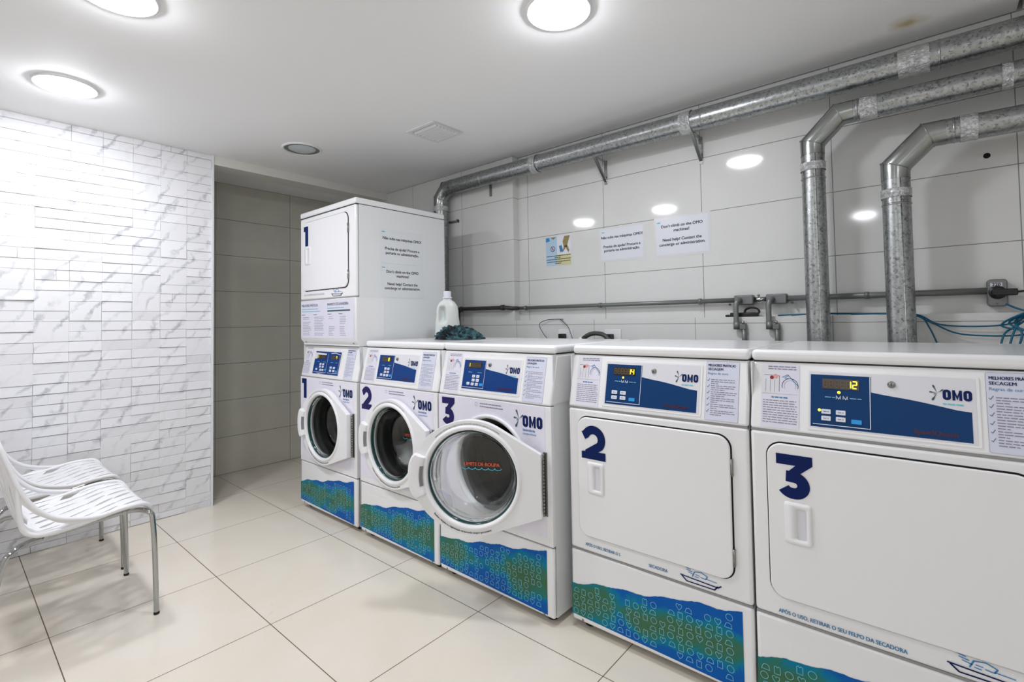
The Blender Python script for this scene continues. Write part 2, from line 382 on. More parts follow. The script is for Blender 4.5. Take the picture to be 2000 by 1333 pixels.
# ================================================================= APPLIANCES
FY = lambda z: .045*(z-.875)/.207
def fascia(n): return lambda a, z: (a, FY(z)-n, z)
def digit(b, ch, x0, z0, wd, ht, fn, m, t=None):
    t = t or ht*.25; h = t/2; fn2 = lambda a, q: (fn(a, q)[0], fn(a, q)[1]-.0003, fn(a, q)[2])
    if ch == '1':
        b.poly([(x0, z0+ht), (x0+wd, z0+ht), (x0+wd, z0), (x0+wd-t*1.15, z0), (x0+wd-t*1.15, z0+ht-t), (x0, z0+ht-t)], fn, m)
    elif ch == '2':
        R = wd/2-h; cx, cz = x0+wd/2, z0+ht-h-R
        p = [(x0+h*.55, z0+ht-R*.95-h*.4)]+arc(cx, cz, R, 150, -38, 16)+[(x0+h*1.5, z0+h*1.15)]
        b.stroke(p, t, fn, m)
        b.poly([(x0, z0), (x0+wd, z0), (x0+wd, z0+t*.95), (x0+t*.9, z0+t*.95), (x0, z0+t*.8)], fn2, m)
    else:
        b.poly([(x0+wd*.06, z0+ht), (x0+wd*.96, z0+ht), (x0+wd*.96, z0+ht-t*.8), (x0+wd*.90, z0+ht-t*.95), (x0+wd*.06, z0+ht-t*.95)], fn, m)
        b.poly([(x0+wd*.96, z0+ht-t*.8), (x0+wd*.62, z0+ht-t*1.75), (x0+wd*.30, z0+ht-t*1.75), (x0+wd*.56, z0+ht-t*.9)], fn2, m)
        Rr = ht*.31-h; cz = z0+ht*.31
        p = [(x0+wd*.3, cz+Rr+h*.1)]+arc(x0+wd*.50, cz, Rr*1.02, 88, -90, 16, Rr)+arc(x0+wd*.46, cz+Rr*.15, Rr*1.15, -95, -148, 6, Rr*1.15)
        b.stroke(p, t, fn, m)
def logo(b, x, z, s, fn, sub=True):     # splash + three bold letters, s = letter height
    for a, L, wd in ((172, .62, .16), (112, .85, .17), (242, .85, .20), (38, .62, .15), (208, .30, .10)):
        a = math.radians(a); ca, sa = cos(a), sin(a); q = []
        for (u, v) in ((0, 0), (.55, .25), (.8, .5), (.95, .35), (1, 0), (.95, -.35), (.8, -.5), (.55, -.25)):
            q.append((x+s*(u*L*ca-v*wd*sa), z+s*(u*L*sa+v*wd*ca)))
        b.poly(q, fn, m_splash)
    x0 = x+s*.42; lw = s*.62; g_ = s*.10; z0 = z-s*.62; t = s*.25
    for k in (0, 2):
        xx = x0+k*(lw+g_)+(s*.10 if k == 2 else 0); rr = lw*.36
        p = rrect(xx+t/2, z0+t/2, xx+lw-t/2, z0+s-t/2, rr-t*.3, 5)
        b.stroke(p, t, fn, m_navy, True)
    xx = x0+lw+g_; wm = lw+s*.10
    b.poly([(xx, z0), (xx+t*.85, z0), (xx+t*.85, z0+s*.98), (xx, z0+s*.98)], fn, m_navy)
    b.poly([(xx+wm-t*.85, z0), (xx+wm, z0), (xx+wm, z0+s*.98), (xx+wm-t*.85, z0+s*.98)], fn, m_navy)
    b.poly([(xx+t*.7, z0+s*.98), (xx+wm/2, z0+s*.40), (xx+wm-t*.7, z0+s*.98), (xx+wm-t*.70, z0+s*.62), (xx+wm/2, z0+s*.02), (xx+t*.70, z0+s*.62)], fn, m_navy)
    if sub:
        b.text('lavanderia', s*.33, fn, m_sky, x0, z0-s*.36, bold=s*.004); b.text('compartilhada', s*.26, fn, m_sky, x0, z0-s*.66, sx=1.0)
def squig(b, x0, x1, z, h, fn, m, rnd):    # a line of unreadable small print
    x = x0
    while x < x1-.002:
        l = min(rnd.uniform(.006, .016), x1-x); b.poly([(x, z), (x+l, z), (x+l, z+h), (x, z+h)], fn, m); x += l+.0022
def sticker_right(root, fn, x0, x1, z0, z1, title, big, n=6):
    rnd = random.Random(3); b = MB(); b.poly(rrect(x0, z0, x1, z1, .004), fn(.0012), m_paper2)
    b.stroke(rrect(x0, z0, x1, z1, .004), .0008, fn(.0014), m_ink2, True)
    ww = x1-x0; f = fn(.0018)
    b.text(title[0], ww*.108, f, m_navy, x0+ww*.05, z1-ww*.16, bold=ww*.001, sx=.80)
    b.text(title[1], ww*.108, f, m_navy, x0+ww*.05, z1-ww*.28, bold=ww*.001)
    b.text('Regras de ouro', ww*.10, f, m_teal, x0+ww*.05, z1-ww*.41)
    z = z1-ww*.58; step = (z-z0-.01)/n
    for k in range(n):
        b.stroke([(x0+ww*.04, z-.001), (x0+ww*.07, z-.004), (x0+ww*.12, z+.005)], .0012, f, m_splash)
        for q in range(3):
            squig(b, x0+ww*.16, x0+ww*(rnd.uniform(.85, .95) if q < 2 else rnd.uniform(.35, .6)), z-q*.0065, .0022, f, m_ink if big else m_ink2, rnd)
        z -= step
    return b.build('instruction_sticker', root, fixn=False)
def sticker_left(root, fn, x0, x1, z0, z1):
    rnd = random.Random(5); b = MB(); zm = z0+(z1-z0)*.53; ww = x1-x0
    b.poly([(x0, z0), (x1, z0), (x1, zm-.001), (x0, zm-.001)], fn(.0012), m_paper)
    b.poly([(x0, zm+.001), (x1, zm+.001), (x1, z1), (x0, z1)], fn(.0012), m_paper); f = fn(.0018)
    b.poly([(x0, zm+.001), (x0+ww*.48, zm+.001), (x0+ww*.48, z1-.02), (x0, z1)], fn(.0014), m_plate)
    for q in range(2): squig(b, x0+ww*.18, x1-ww*.08, z1-.008-q*.007, .003, f, m_ink, rnd)
    for q in (.12, .24, .36): b.stroke([(x0+ww*q, zm+.006), (x0+ww*q, z1-.045)], .0012, f, m_ink2)
    b.stroke([(x0+ww*.08, z1-.032), (x0+ww*.48, z1-.034), (x0+ww*.48, zm+.008)], .0014, f, m_ink)
    b.poly(arc(x0+ww*.38, z1-.036, .0070, 0, 360, 12), fn(.0019), m_pink); b.poly(arc(x0+ww*.28, z1-.040, .0055, 0, 360, 14), fn(.0022), m_red)
    b.stroke(arc(x0+ww*.76, zm+.026, .022, -20, 200, 16), .0014, f, m_navy); b.stroke(arc(x0+ww*.76, zm+.026, .016, -30, 210, 16), .0011, f, m_ink2)
    b.stroke([(x0+ww*.55, z1-.038), (x0+ww*.7, z1-.030), (x0+ww*.8, z1-.042), (x0+ww*.62, z1-.040), (x0+ww*.72, z1-.032), (x1-.004, z1-.062)], .0016, f, m_teal)
    squig(b, x0+ww*.28, x1-ww*.28, zm-.012, .004, f, m_teal, rnd)
    z = zm-.021
    while z > z0+.008: squig(b, x0+ww*.05, x1-ww*rnd.uniform(.04, .12), z, .0022, f, m_ink, rnd); z -= .0072
    return b.build('instruction_sticker', root, fixn=False)
SEG = {'0': 'abcdef', '1': 'bc', '2': 'abged', '4': 'fgbc', '7': 'abc', '8': 'abcdefg', 'r': 'fabc', ' ': ''}
def sevenseg(b, x, z, h, fn, lit, rnd=None):
    wd = h*.5; t = h*.15; P = {'a': ((0, 1), (1, 1)), 'b': ((1, 1), (1, .5)), 'c': ((1, .5), (1, 0)), 'd': ((0, 0), (1, 0)), 'e': ((0, .5), (0, 0)), 'f': ((0, 1), (0, .5)), 'g': ((0, .5), (1, .5))}
    for k, ((a, c), (d, e)) in P.items():
        m = m_seg if k in SEG.get(lit, '') else m_segd
        b.stroke([(x+a*wd, z+c*h), (x+d*wd, z+e*h)], t, fn, m)
def control(root, kind, num):      # the display, keys, lock and printed plate on the sloping console
    blue = m_pblue if kind == 'dryer' else m_pblue2
    x0, x1, z0, z1 = (.166, .522, .903, 1.056)
    if kind == 'washer': x0, x1, z0, z1 = (.158, .502, .912, 1.048)
    if kind == 'stack': x0, x1, z0, z1 = (.150, .465, .902, 1.045)
    b = MB(); fn = fascia(.002)
    b.prism(rrect(x0-.012, z0-.010, x1+.012, z1+.010, .006), fascia(-.002), fascia(.0022), m_en); 
    b.poly(rrect(x0-.005, z0-.004, x1+.005, z1+.004, .003), fascia(.0026), m_plate)
    xs = x0+(x1-x0)*.41
    if kind != 'stack':
        zz = z1-(z1-z0)*.34
        top = [(x1-.004, z0+(z1-z0)*.485), (x1-.03, z0+(z1-z0)*.50), (x1-(x1-xs)*.45, z0+(z1-z0)*.585), (x1-(x1-xs)*.6, z0+(z1-z0)*.62), (xs+.03, zz+.001), (xs, zz+.006)]
        b.poly([(x0, z0), (x1-.004, z0)]+top+[(xs, z1-.004), (x0, z1-.004)], fascia(.003), blue)
        b.text('SpeedQueen', .017, fascia(.0035), m_darkred, x1-.075, z0+.010, 'CENTER', .0003)
        logo(b, x1-(x1-xs)*.33, z1-.036, .026, fascia(.0035), False)
        squig(b, x1-(x1-xs)*.28, x1-.018, z1-.064, .003, fascia(.0035), m_cyan, random.Random(1))
    else:
        b.poly([(x0, z0), (x1, z0), (x1, z1), (x0, z1)], fascia(.003), m_pblue2)
        b.poly([(x0, z1-.008), (x0+.14, z1-.012), (x0+.14, z1-.022), (x0+.05, z1-.032), (x0+.045, z1-.045), (x0, z1-.05)], fascia(.0033), m_plate)
        b.poly([(x0+.04, z0+.008), (x0+.085, z0+.001), (x0+.16, z0+.008), (x0+.085, z0+.005)], fascia(.0033), m_plate)
        b.stroke([(x0+.195, z1-.01), (x1-.07, z1-.006), (x1-.008, z1-.016)], .004, fascia(.0033), m_plate)
    b.build('control_plate', root, fixn=False)
    panels = [(x0+.006 if kind == 'dryer' else x0+.004, xs-.002, z0+.006, z1-.003, num)]
    if kind == 'stack': panels = [(x0+.008, x0+.165, z0+.010, z1-.012, num), (x0+.185, x1-.008, z0+.010, z1-.012, 'r')]
    for (a, c, e, f_, nm) in panels:
        wd, ht = c-a, f_-e; p = MB()
        p.stroke([(a, e+.002), (c, e+.002), (c, f_)], .0018, fascia(.0042), m_btn)
        squig(p, a+wd*.22, a+wd*.40, e+ht*.55, .002, fascia(.0042), m_icon, random.Random(2)); squig(p, a+wd*.66, a+wd*.86, e+ht*.55, .002, fascia(.0042), m_icon, random.Random(2))
        if kind == 'dryer':
            for k in (.46, .58): p.stroke([(a+wd*k-.005, e+ht*.53), (a+wd*k-.005, e+ht*.59), (a+wd*k+.001, e+ht*.53), (a+wd*k+.005, e+ht*.59), (a+wd*k+.005, e+ht*.53)], .0016, fascia(.0042), m_btn)
            p.poly(arc(a+wd*.47, e+ht*.66, .0042, 0, 360, 12), fascia(.0045), m_seg)
            if nm == '12': p.poly(arc(a+wd*.12, e+ht*.29, .0042, 0, 360, 12), fascia(.0045), m_seg)
        p.build('panel_print', root, fixn=False)
        p = MB(); p.prism(rrect(a+wd*.17, e+ht*.72, a+wd*.82, e+ht*.92, .002), fascia(.003), fascia(.0045), m_disp)
        hseg = ht*.13; nd = 6; pitch = wd*.62/nd
        s_ = (' '*6+nm)[-6:] if nm not in ('1',) else '1     '
        if kind == 'stack': nd = 4; pitch = wd*.62/nd; s_ = '1   ' if nm == '1' else '   r'
        if kind == 'washer' and nm == '8': s_ = '    8 '
        for k in range(nd): sevenseg(p, a+wd*.195+k*pitch, e+ht*.755, hseg*1.0, fascia(.0052), s_[k])
        p.build('display', root, fixn=False)
        def key(cx, cz, w_, h_, m):
            q = MB(); q.prism(rrect(cx-w_/2, cz-h_/2, cx+w_/2, cz+h_/2, .0015, 3), fascia(.003), fascia(.0052), m)
            if m is m_btn: squig(q, cx-w_*.3, cx+w_*.3, cz-.0012, .0024, fascia(.0056), m_ink, random.Random(4))
            q.build('button', root, fixn=False)
        if kind == 'dryer':
            for (u, v) in ((.24, .27), (.50, .27), (.24, .14), (.50, .14)): key(a+wd*u, e+ht*v, .023, .0125, m_btn)
            key(a+wd*.77, e+ht*.12, .024, .0115, m_btnb)
        elif kind == 'washer':
            for (u, v) in ((.50, .42), (.70, .42), (.50, .28), (.70, .28), (.27, .15), (.48, .14), (.68, .14)): key(a+wd*u, e+ht*v, .018, .012, m_btn)
            key(a+wd*.89, e+ht*.14, .020, .012, m_btnb)
        elif nm == '1':
            for (u, v) in ((.50, .44), (.72, .44), (.50, .30), (.72, .30), (.24, .16), (.56, .14), (.74, .14)): key(a+wd*u, e+ht*v, .020, .012, m_btn)
            key(a+wd*.92, e+ht*.16, .016, .010, m_btnb)
        else:
            for (u, v) in ((.28, .30), (.60, .30), (.28, .14), (.60, .14)): key(a+wd*u, e+ht*v, .022, .012, m_btn)
            key(a+wd*.86, e+ht*.12, .018, .012, m_btnb)
    if kind != 'stack':
        p = MB(); kx = xs+(x1-xs)*(.22 if kind == 'dryer' else .12); kz = z1-.022; ky = FY(kz)
        p.lathe([(.0001, -.007), (.005, -.0075), (.006, -.005), (.0085, -.0062), (.0095, -.004), (.0095, -.001)], (kx, ky, kz), 'y', m_hinge, 24)
        p.box((kx-.0008, ky-.0082, kz-.004), (kx+.0008, ky-.007, kz+.004), m_black); p.build('key_lock', root)
def icons(b, fn, zlo, zhi, rnd):
    wI = .0014; z = zlo+.019; r = 0
    while z < .31:
        x = .02+(r % 2)*.004; k = 0
        while x < .635:
            if z+.015 < zhi(x)-.004 and rnd.random() > .10:
                s = .0114; t = (k+r*2) % 4; dz = rnd.uniform(-.001, .001); cx, cz = x, z+dz
                if t == 0: p = arc(cx, cz, s*.95, 0, 360, 14)[:-1]; c = True
                elif t == 1:
                    p = [(cx, cz-s), (cx+s*.75, cz-s*.1)]+arc(cx+s*.45, cz+s*.35, s*.45, 0, 170, 5)+arc(cx-s*.45, cz+s*.35, s*.45, 10, 180, 5)+[(cx-s*.75, cz-s*.1)]; c = True
                elif t == 2: p = [(cx-s, cz-s*.7), (cx+s, cz-s*.7), (cx+s*.85, cz+s*.35), (cx+s*.3, cz+s*.7), (cx-s*.5, cz+s*.55), (cx-s*.8, cz-s*.1)]; c = True
                else: p = [(cx-s*.7, cz-s), (cx+s*.7, cz-s), (cx+s*.7, cz+s*.8), (cx+s*.3, cz+s), (cx, cz+s*.65), (cx-s*.3, cz+s), (cx-s*.7, cz+s*.8)]; c = True
                b.stroke(p, wI, fn, m_icon, c)
            x += .0325; k += 1
        z += .0272; r += 1
def wave_top(x, seed): return .176+.115*(x/.65)+.004*sin(x*21+seed)+.003*sin(x*47+seed*2)
def wave(root, seed):
    rnd = random.Random(seed); b = MB(); xs = [.0015+.6485*i/80 for i in range(81)]
    top = [(x, wave_top(x, seed)+rnd.uniform(-.0012, .0012)) for x in xs]
    bot = [(x, .054-.012*(x/.65)) for x in xs]
    b.add([front(.0012)(*p) for p in top]+[front(.0012)(*p) for p in bot], [(i, i+1, 82+i, 81+i) for i in range(80)], m_wave)
    icons(b, front(.0018), .05, lambda x: wave_top(x, seed), rnd)
    return b.build('wave_graphic', root, fixn=False)
def kick(root, top=.3115):
    b = MB(); b.box((0, 0, .03), (W, .022, top), m_en); o = b.build('lower_panel', root, bevel=.011, seg=4); 
    for x in (.05, W-.05):
        q = MB(); q.lathe([(.0001, -.0015), (.004, -.0015), (.005, 0)], (x, 0, .04), 'y', m_seal, 12); q.build('screw', root)
    for x in (.05, W-.05):
        for y in (.06, .64):
            q = MB(); q.lathe([(.0001, 0), (.022, 0), (.022, .012), (.01, .016), (.01, .031), (.0001, .031)], (x, y, 0), 'z', m_black, 16); q.build('foot', root)
def cabinet(root, z1=1.084, z0=.03, yb=.70):
    b = MB(); e = .0015; t = .004
    b.box((e, .0225, z0), (e+t, yb, z1), m_side); b.box((W-e-t, .0225, z0), (W-e, yb, z1), m_side)
    b.box((e+t, yb-t, z0), (W-e-t, yb, z1), m_side); b.box((e+t, .0225, z0), (W-e-t, yb-t, z0+t), m_side)
    b.build('cabinet', root)
def seam(root, z0, z1, yb=.70, y0=.0, ins=.0025):
    b = MB(); b.box((ins, y0+ins, z0), (W-ins, yb-ins, z1), m_black if yb > .1 else m_seamg); b.build('seam_shade_strip', root)  # dark filler strip paints the shade in the joint between panels
def console(root):
    b = MB(); pr = [(0, .8765), (.045, 1.0835), (.30, 1.0835), (.30, .8765)]
    b.prism(pr, lambda p, q: (0, p, q), lambda p, q: (W, p, q), m_en); b.build('console', root, bevel=.009, seg=4)
def lid(root, z0=1.0865, z1=1.122, y0=.040, yb=.705):
    b = MB(); b.box((-.001, y0, z0), (W+.001, yb, z1), m_en); return b.build('lid', root, bevel=.013, seg=5)
CX, CZ = .345, .582          # centre of the porthole
def plate_hole(b, outline, r, y0, y1, m, n=72, c=(CX, CZ)):     # outline(theta)->radius
    ths = sorted(set([2*pi*i/n for i in range(n)]+outline[1])); ro = outline[0]
    O0 = [(c[0]+ro(t)*cos(t), y0, c[1]+ro(t)*sin(t)) for t in ths]; I0 = [(c[0]+r*cos(t), y0, c[1]+r*sin(t)) for t in ths]
    O1 = [(x, y1, z) for x, _, z in O0]; I1 = [(x, y1, z) for x, _, z in I0]
    b.rings([I0, O0, O1, I1], m, close=True, smooth=False)
def rect_outline(x0, z0, x1, z1, c=(CX, CZ)):
    def ro(t):
        d = []; ct, sn = cos(t), sin(t)
        if ct > 1e-9: d.append((x1-c[0])/ct)
        if ct < -1e-9: d.append((x0-c[0])/ct)
        if sn > 1e-9: d.append((z1-c[1])/sn)
        if sn < -1e-9: d.append((z0-c[1])/sn)
        return min(d)
    cor = [math.atan2(z-c[1], x-c[0]) % (2*pi) for x in (x0, x1) for z in (z0, z1)]
    return ro, cor
def washer_front(root):
    b = MB(); plate_hole(b, rect_outline(0, .315, W, .8735), .212, 0, .022, m_en); b.build('front_panel', root, bevel=.004, seg=3)
    b = MB(); plate_hole(b, rect_outline(.003, .62, .652, .8715, (CX, CZ+.04)) if 0 else rect_outline(.002, .345, .652, .8715), .226, -.0008, -.0002, m_lilac); b.build('vinyl_wrap', root)
    b = MB(); b.lathe([(.226, 0), (.226, -.008), (.218, -.010), (.210, -.006), (.207, .012)], (CX, 0, CZ), 'y', m_trimw, 72); b.build('porthole_ring', root)
    b = MB(); b.lathe([(.209, .012), (.186, .030), (.176, .045), (.182, .060), (.172, .075), (.18, .095), (.25, .10)], (CX, 0, CZ), 'y', m_gask, 72); b.build('door_seal', root)
    b = MB(); b.lathe([(.25, .098), (.255, .12), (.255, .50), (.2, .52), (.0001, .525)], (CX, 0, CZ), 'y', m_drum, 72); 
    for k in range(3):
        a = k*2*pi/3+.5; R = []
        for y in (.13, .46):
            R.append([(CX+rr*cos(a+da), y, CZ+rr*sin(a+da)) for rr, da in ((.255, -.22), (.20, -.06), (.20, .06), (.255, .22))])
        b.rings(R, m_drum, caps=(1, 1), smooth=False)
    b.build('drum', root, fixn=False)
def arc_text(b, st_, r, a_mid, size, fn, m, flip=False, bold=0):   # text laid round the door ring
    wd = len(st_)*size*.56
    def mp(x, y):
        if not flip: a = math.radians(a_mid)-(x)/r; rr = r+y
        else: a = math.radians(a_mid)+(x)/r; rr = r-y
        return fn(rr*cos(a), rr*sin(a))
    b.text(st_, size, mp, m, 0, 0, 'CENTER', bold)
def washer_door(root, openang=0, knuckles=18):
    hx = .648; dx = CX-hx; R = .236; dz = 0    # local door coords: hinge axis at x=0, y=0
    H1 = (-.010-dx, .106); H2 = (-.010-dx, -.146)
    def tang(h):
        d = math.hypot(*h); return math.acos(R/d)
    a1 = math.atan2(H1[1], H1[0])+tang(H1); a2 = math.atan2(H2[1], H2[0])-tang(H2)
    T1 = (R*cos(a1), R*sin(a1)); T2 = (R*cos(a2), R*sin(a2)); segs = [(T2, H2), (H2, H1), (H1, T1)]
    t2 = a2 % (2*pi)
    def ro(t):
        t = t % (2*pi); tt = t if t < pi else t-2*pi
        if a2 < tt < a1:
            best = None
            for p, q in segs:
                ex, ez = q[0]-p[0], q[1]-p[1]; den = cos(tt)*ez-sin(tt)*ex
                if abs(den) < 1e-9: continue
                u = (p[0]*ez-p[1]*ex)/den; s_ = (p[0]*sin(tt)-p[1]*cos(tt))/den
                if u > 0 and -1e-6 <= s_ <= 1+1e-6: best = u if best is None else max(best, u)
            return best or R
        da = abs(t-pi)/math.radians(78)
        return R+(.030*(.5+.5*cos(pi*da)) if da < 1 else 0)
    cor = [math.atan2(p[1], p[0]) % (2*pi) for p in (H1, H2, T1, T2)]
    b = MB(); plate_hole(b, (ro, cor), .197, -.040, -.012, m_plast, 96, (dx, CZ))
    door = b.build('door', root, bevel=.008, seg=4, loc=(hx, 0, 0), rotz=math.radians(openang))
    b = MB(); b.lathe([(.216, -.039), (.211, -.0455), (.203, -.047), (.196, -.043), (.193, -.030), (.186, -.012), (.186, -.002), (.2, -.004), (.205, -.012)], (dx, 0, CZ), 'y', m_plast, 96); b.build('door_rim', door)
    b = MB(); b.lathe([(.190, -.033), (.1855, -.030), (.1855, -.016), (.190, -.014)], (dx, 0, CZ), 'y', m_tealrim, 96); b.build('glass_gasket', door)
    # handle block on the free side
    b = MB(); ring = []
    for i in range(13):
        a = math.radians(180-21+42*i/12); e = min(i, 12-i)/3; e = min(1, e); ro_ = .262+.014*math.sqrt(e)
        ring.append([(dx+rr*cos(a), yy, CZ+rr*sin(a)) for rr, yy in ((.208, -.040), (.213, -.055), (.235, -.064), (ro_-.008, -.062), (ro_, -.050), (ro_-.004, -.022), (.22, -.016))])
    b.rings(ring, m_plast, caps=(1, 1)); hd = b.build('handle', door, bevel=.003)
    b = MB(); ring = []
    for i in range(9):
        a = math.radians(180-11+22*i/8); ring.append([(dx+rr*cos(a), yy, CZ+rr*sin(a)) for rr, yy in ((.2085, -.0505), (.2165, -.0600), (.2210, -.0605), (.2110, -.046))])
    b.rings(ring, m_seal, caps=(1, 1), smooth=False); b.build('grip_recess', door)  # dark strip laid on the handle, standing in for a shaded finger slot
    # glass bowl
    b = MB(); prof = [(.187, -.024), (.183, -.020), (.176, .02), (.166, .085), (.155, .105), (.12, .118), (.07, .124), (.0008, .126), (.0001, .126),
                      (.0001, .120), (.0008, .120), (.07, .118), (.115, .112), (.149, .100), (.160, .083), (.170, .02), (.177, -.024)]
    b.lathe(prof, (dx, 0, CZ), 'y', m_glass, 96); gl = b.build('door_glass', door)
    b = MB(); f = lambda x, z: (dx+x, .1175-.05*(x*x+z*z)*6, CZ+z)
    b.text('LIMITE DE ROUPA', .0205, f, m_orange, 0, .004, 'CENTER', .0006)
    for k in range(6): b.stroke(arc(-.075+k*.030, -.004, .015, 180, 360, 8, .009), .0028, f, m_cyan)
    b.build('fill_line_print', door, fixn=False)
    b = MB(); fn = lambda x, z: (dx+x, -.0410, CZ+z)
    
    arc_text(b, 'VERIFIQUE E RETIRE SEUS OBJETOS DA MÁQUINA ANTES DO USO DA LAVANDERIA', .2185, 95, .0080, fn, m_inkk)
    b.build('upper_ring_print', door, fixn=False); b = MB()
    arc_text(b, 'Realize a limpeza e a higienização da borracha sempre que possível', .2255, 258, .0100, fn, m_inkk, True, .0002)
    b.build('lower_ring_print', door, fixn=False)
    # piano hinge
    b = MB(); b.box((.643, -.004, .434), (.660, .0005, .690), m_hinge)
    for k in range(knuckles):
        z = .436+k*.252/knuckles; b.tube([(.648, -.010, z), (.648, -.010, z+.252/knuckles-.003)], .0048, m_hinge, 10)
    b.build('hinge', root)
def washer(x0, num, label, kind='washer', openang=0, dispn='1', rail=True):
    r = empty('washing_machine' if kind == 'washer' else 'stacked_washer_dryer', (x0, 0, 0), label, 'washing machine' if kind == 'washer' else 'stacked washer and dryer', 'coin laundry washers' if kind == 'washer' else None)
    cabinet(r); kick(r); seam(r, .3100, .3165, .03); seam(r, .872, .8785, .03); seam(r, 1.080, 1.090, .70, .0475); washer_front(r); washer_door(r, openang); console(r); wave(r, ord(num))
    if kind == 'washer': lid(r)
    control(r, kind, dispn)
    xl = (.03, .135) if kind != 'stack' else (.012, .105)
    sticker_left(r, fascia, xl[0], xl[1], .888, 1.074)
    sticker_right(r, fascia, .530, .638 if kind != 'stack' else .625, .886, 1.070, ('MELHORES PRÁTICAS', 'LAVAGEM'), False)
    b = MB(); digit(b, num, .022, .732, .098 if num != '1' else .062, .130, front(.0022), m_purple if num != '1' else m_navy); b.build('number', r, fixn=False)
    b = MB(); logo(b, .516, .810, .048, front(.0022)); b.build('logo', r, fixn=False)
    b = MB(); rnd = random.Random(9); b.stroke(arc(.262, .848, .008, 0, 330, 12), .0015, front(.0022), m_ink2)
    squig(b, .285, .415, .851, .0042, front(.0022), m_ink, rnd); squig(b, .285, .425, .838, .0042, front(.0022), m_ink, rnd); b.build('small_print', r, fixn=False)
    return r
def tray_icon(b, x, z, s, fn0):
    fn = lambda a, q: fn0(a, z+(q-z)*.72)
    b.stroke([(x, z), (x+.26*s, z-.0*s-.02*s), (x+.9*s, z-.16*s+.10*s), (x+.98*s, z+.02*s)], .035*s, fn, m_navy)
    b.stroke([(x+.04*s, z-.02*s), (x+.16*s, z-.16*s), (x+.82*s, z-.16*s), (x+.9*s, z-.02*s)], .035*s, fn, m_navy)
    for k in range(3): b.stroke([(x+(.12+.04*k)*s, z+(.30-.07*k)*s), (x+(.26+.04*k)*s, z+(.26-.07*k)*s)], .022*s, fn, m_sky)
    b.stroke([(x+.30*s, z+.04*s), (x+.36*s, z+.22*s), (x+.52*s, z+.26*s), (x+.66*s, z+.18*s), (x+.62*s, z+.08*s), (x+.5*s, z+.10*s)], .024*s, fn, m_sky)
    b.stroke([(x+.38*s, z+.14*s), (x+.48*s, z+.13*s)], .022*s, fn, m_sky); b.stroke([(x+.36*s, z+.07*s), (x+.46*s, z+.06*s)], .022*s, fn, m_sky)
    b.stroke([(x+.62*s, z+.10*s), (x+.88*s, z+.08*s)], .02*s, fn, m_sky)
def dryer_door(root, num, x0, z0, x1, z1, hz, sc=1):
    m_gap = m_dark
    b = MB(); b.prism(rrect(x0-.004, z0-.004, x1+.004, z1+.004, .045, 8), front(-.001), front(.0006), m_gap); b.build('door_gap', root, fixn=False)
    hxx, hzz = x0+.062, (z0+z1)/2+hz
    b = MB(); b.prism(rrect(x0, z0, x1, z1, .042, 8), front(.0007), front(.011), m_en); d = b.build('door', root, bevel=.004, seg=3)
    b = MB(); hw, hh = .037, .062; fn = front(.0112); ox = hxx+.018
    O = rrect(ox-hw, hzz-hh, ox+hw, hzz+hh, .010, 4); I = rrect(ox-hw*.12, hzz-hh*.72, ox+hw*.62, hzz+hh*.72, .006, 4)
    b.rings([[front(.0112)(*p) for p in O], [front(.016)(*p) for p in rrect(ox-hw*.94, hzz-hh*.96, ox+hw*.94, hzz+hh*.96, .009, 4)], [front(.0165)(*p) for p in I], [front(-.006)(*p) for p in rrect(ox-.0, hzz-hh*.70, ox+hw*.55, hzz+hh*.70, .006, 4)]], m_plast, smooth=True)
    b.build('handle', d, fixn=False)
    b = MB(); b.poly(I, front(.0125), m_plate); b.build('grip_recess', d, fixn=False)
    for zz in (z0+.075, z1-.10):
        b = MB(); b.tube([(x1+.003, -.005, zz-.028), (x1+.003, -.005, zz+.028)], .0045, m_hinge, 10); b.build('hinge', root)
    return d
def dryer(x0, yd, num, dispn, label, full):
    r = empty('tumble_dryer', (x0, yd, 0), label, 'tumble dryer', 'white tumble dryers at the right end of the row')
    cabinet(r); kick(r); seam(r, .3100, .3165, .03); seam(r, .872, .8785, .03); seam(r, 1.080, 1.090, .70, .0475); console(r); lid(r); wave(r, 11+ord(num))
    b = MB(); b.box((0, 0, .315), (W, .022, .8735), m_en); b.build('front_panel', r, bevel=.011, seg=4)
    dryer_door(r, num, .048, .380, .628, .842, 0)
    control(r, 'dryer', dispn)
    sticker_left(r, fascia, .030, .136, .886, 1.076); sticker_right(r, fascia, .546, .652, .886, 1.078, ('MELHORES PRÁTICAS', 'SECAGEM'), True)
    b = MB(); digit(b, num, .068, .683, .106, .130, front(.0128), m_navy); b.build('number', r, fixn=False)
    b = MB(); f = front(.0018)
    if full: b.text('APÓS O USO, RETIRAR O SEU FELPO DA SECADORA', .0160, f, m_teal, .066, .331, bold=.0002, sx=.815)
    else:
        b.text('APÓS O USO, RETIRAR O S', .0160, f, m_teal, .070, .339, bold=.0002, sx=.79); b.text('SECADORA', .0160, f, m_teal, .335, .336, bold=.0002, sx=.84)
    b.build('lint_notice_print', r, fixn=False)
    b = MB(); tray_icon(b, .450, .347, .140, f); b.build('tray_icon', r, fixn=False)
    return r
W1, W2, W3, D2, D3 = -2.094, -1.376, -.683, .043, .732
YD = .0616
s1 = washer(W1, '1', 'tall white dryer-over-washer tower marked 1, far left of the row', 'stack', 0, '1')
washer(W2, '2', 'white front-loading washer marked 2 with its round door shut, beside the stacked unit', 'washer', 0, '8')
washer(W3, '3', 'white front-loading washer marked 3 with its round glass door standing open', 'washer', 27.5, '1')
dryer(D2, YD, '2', '14', 'white tumble dryer marked 2, between the open washer and the last dryer', False)
dryer(D3, YD, '3', '12', 'white tumble dryer marked 3, at the right end of the row', True)
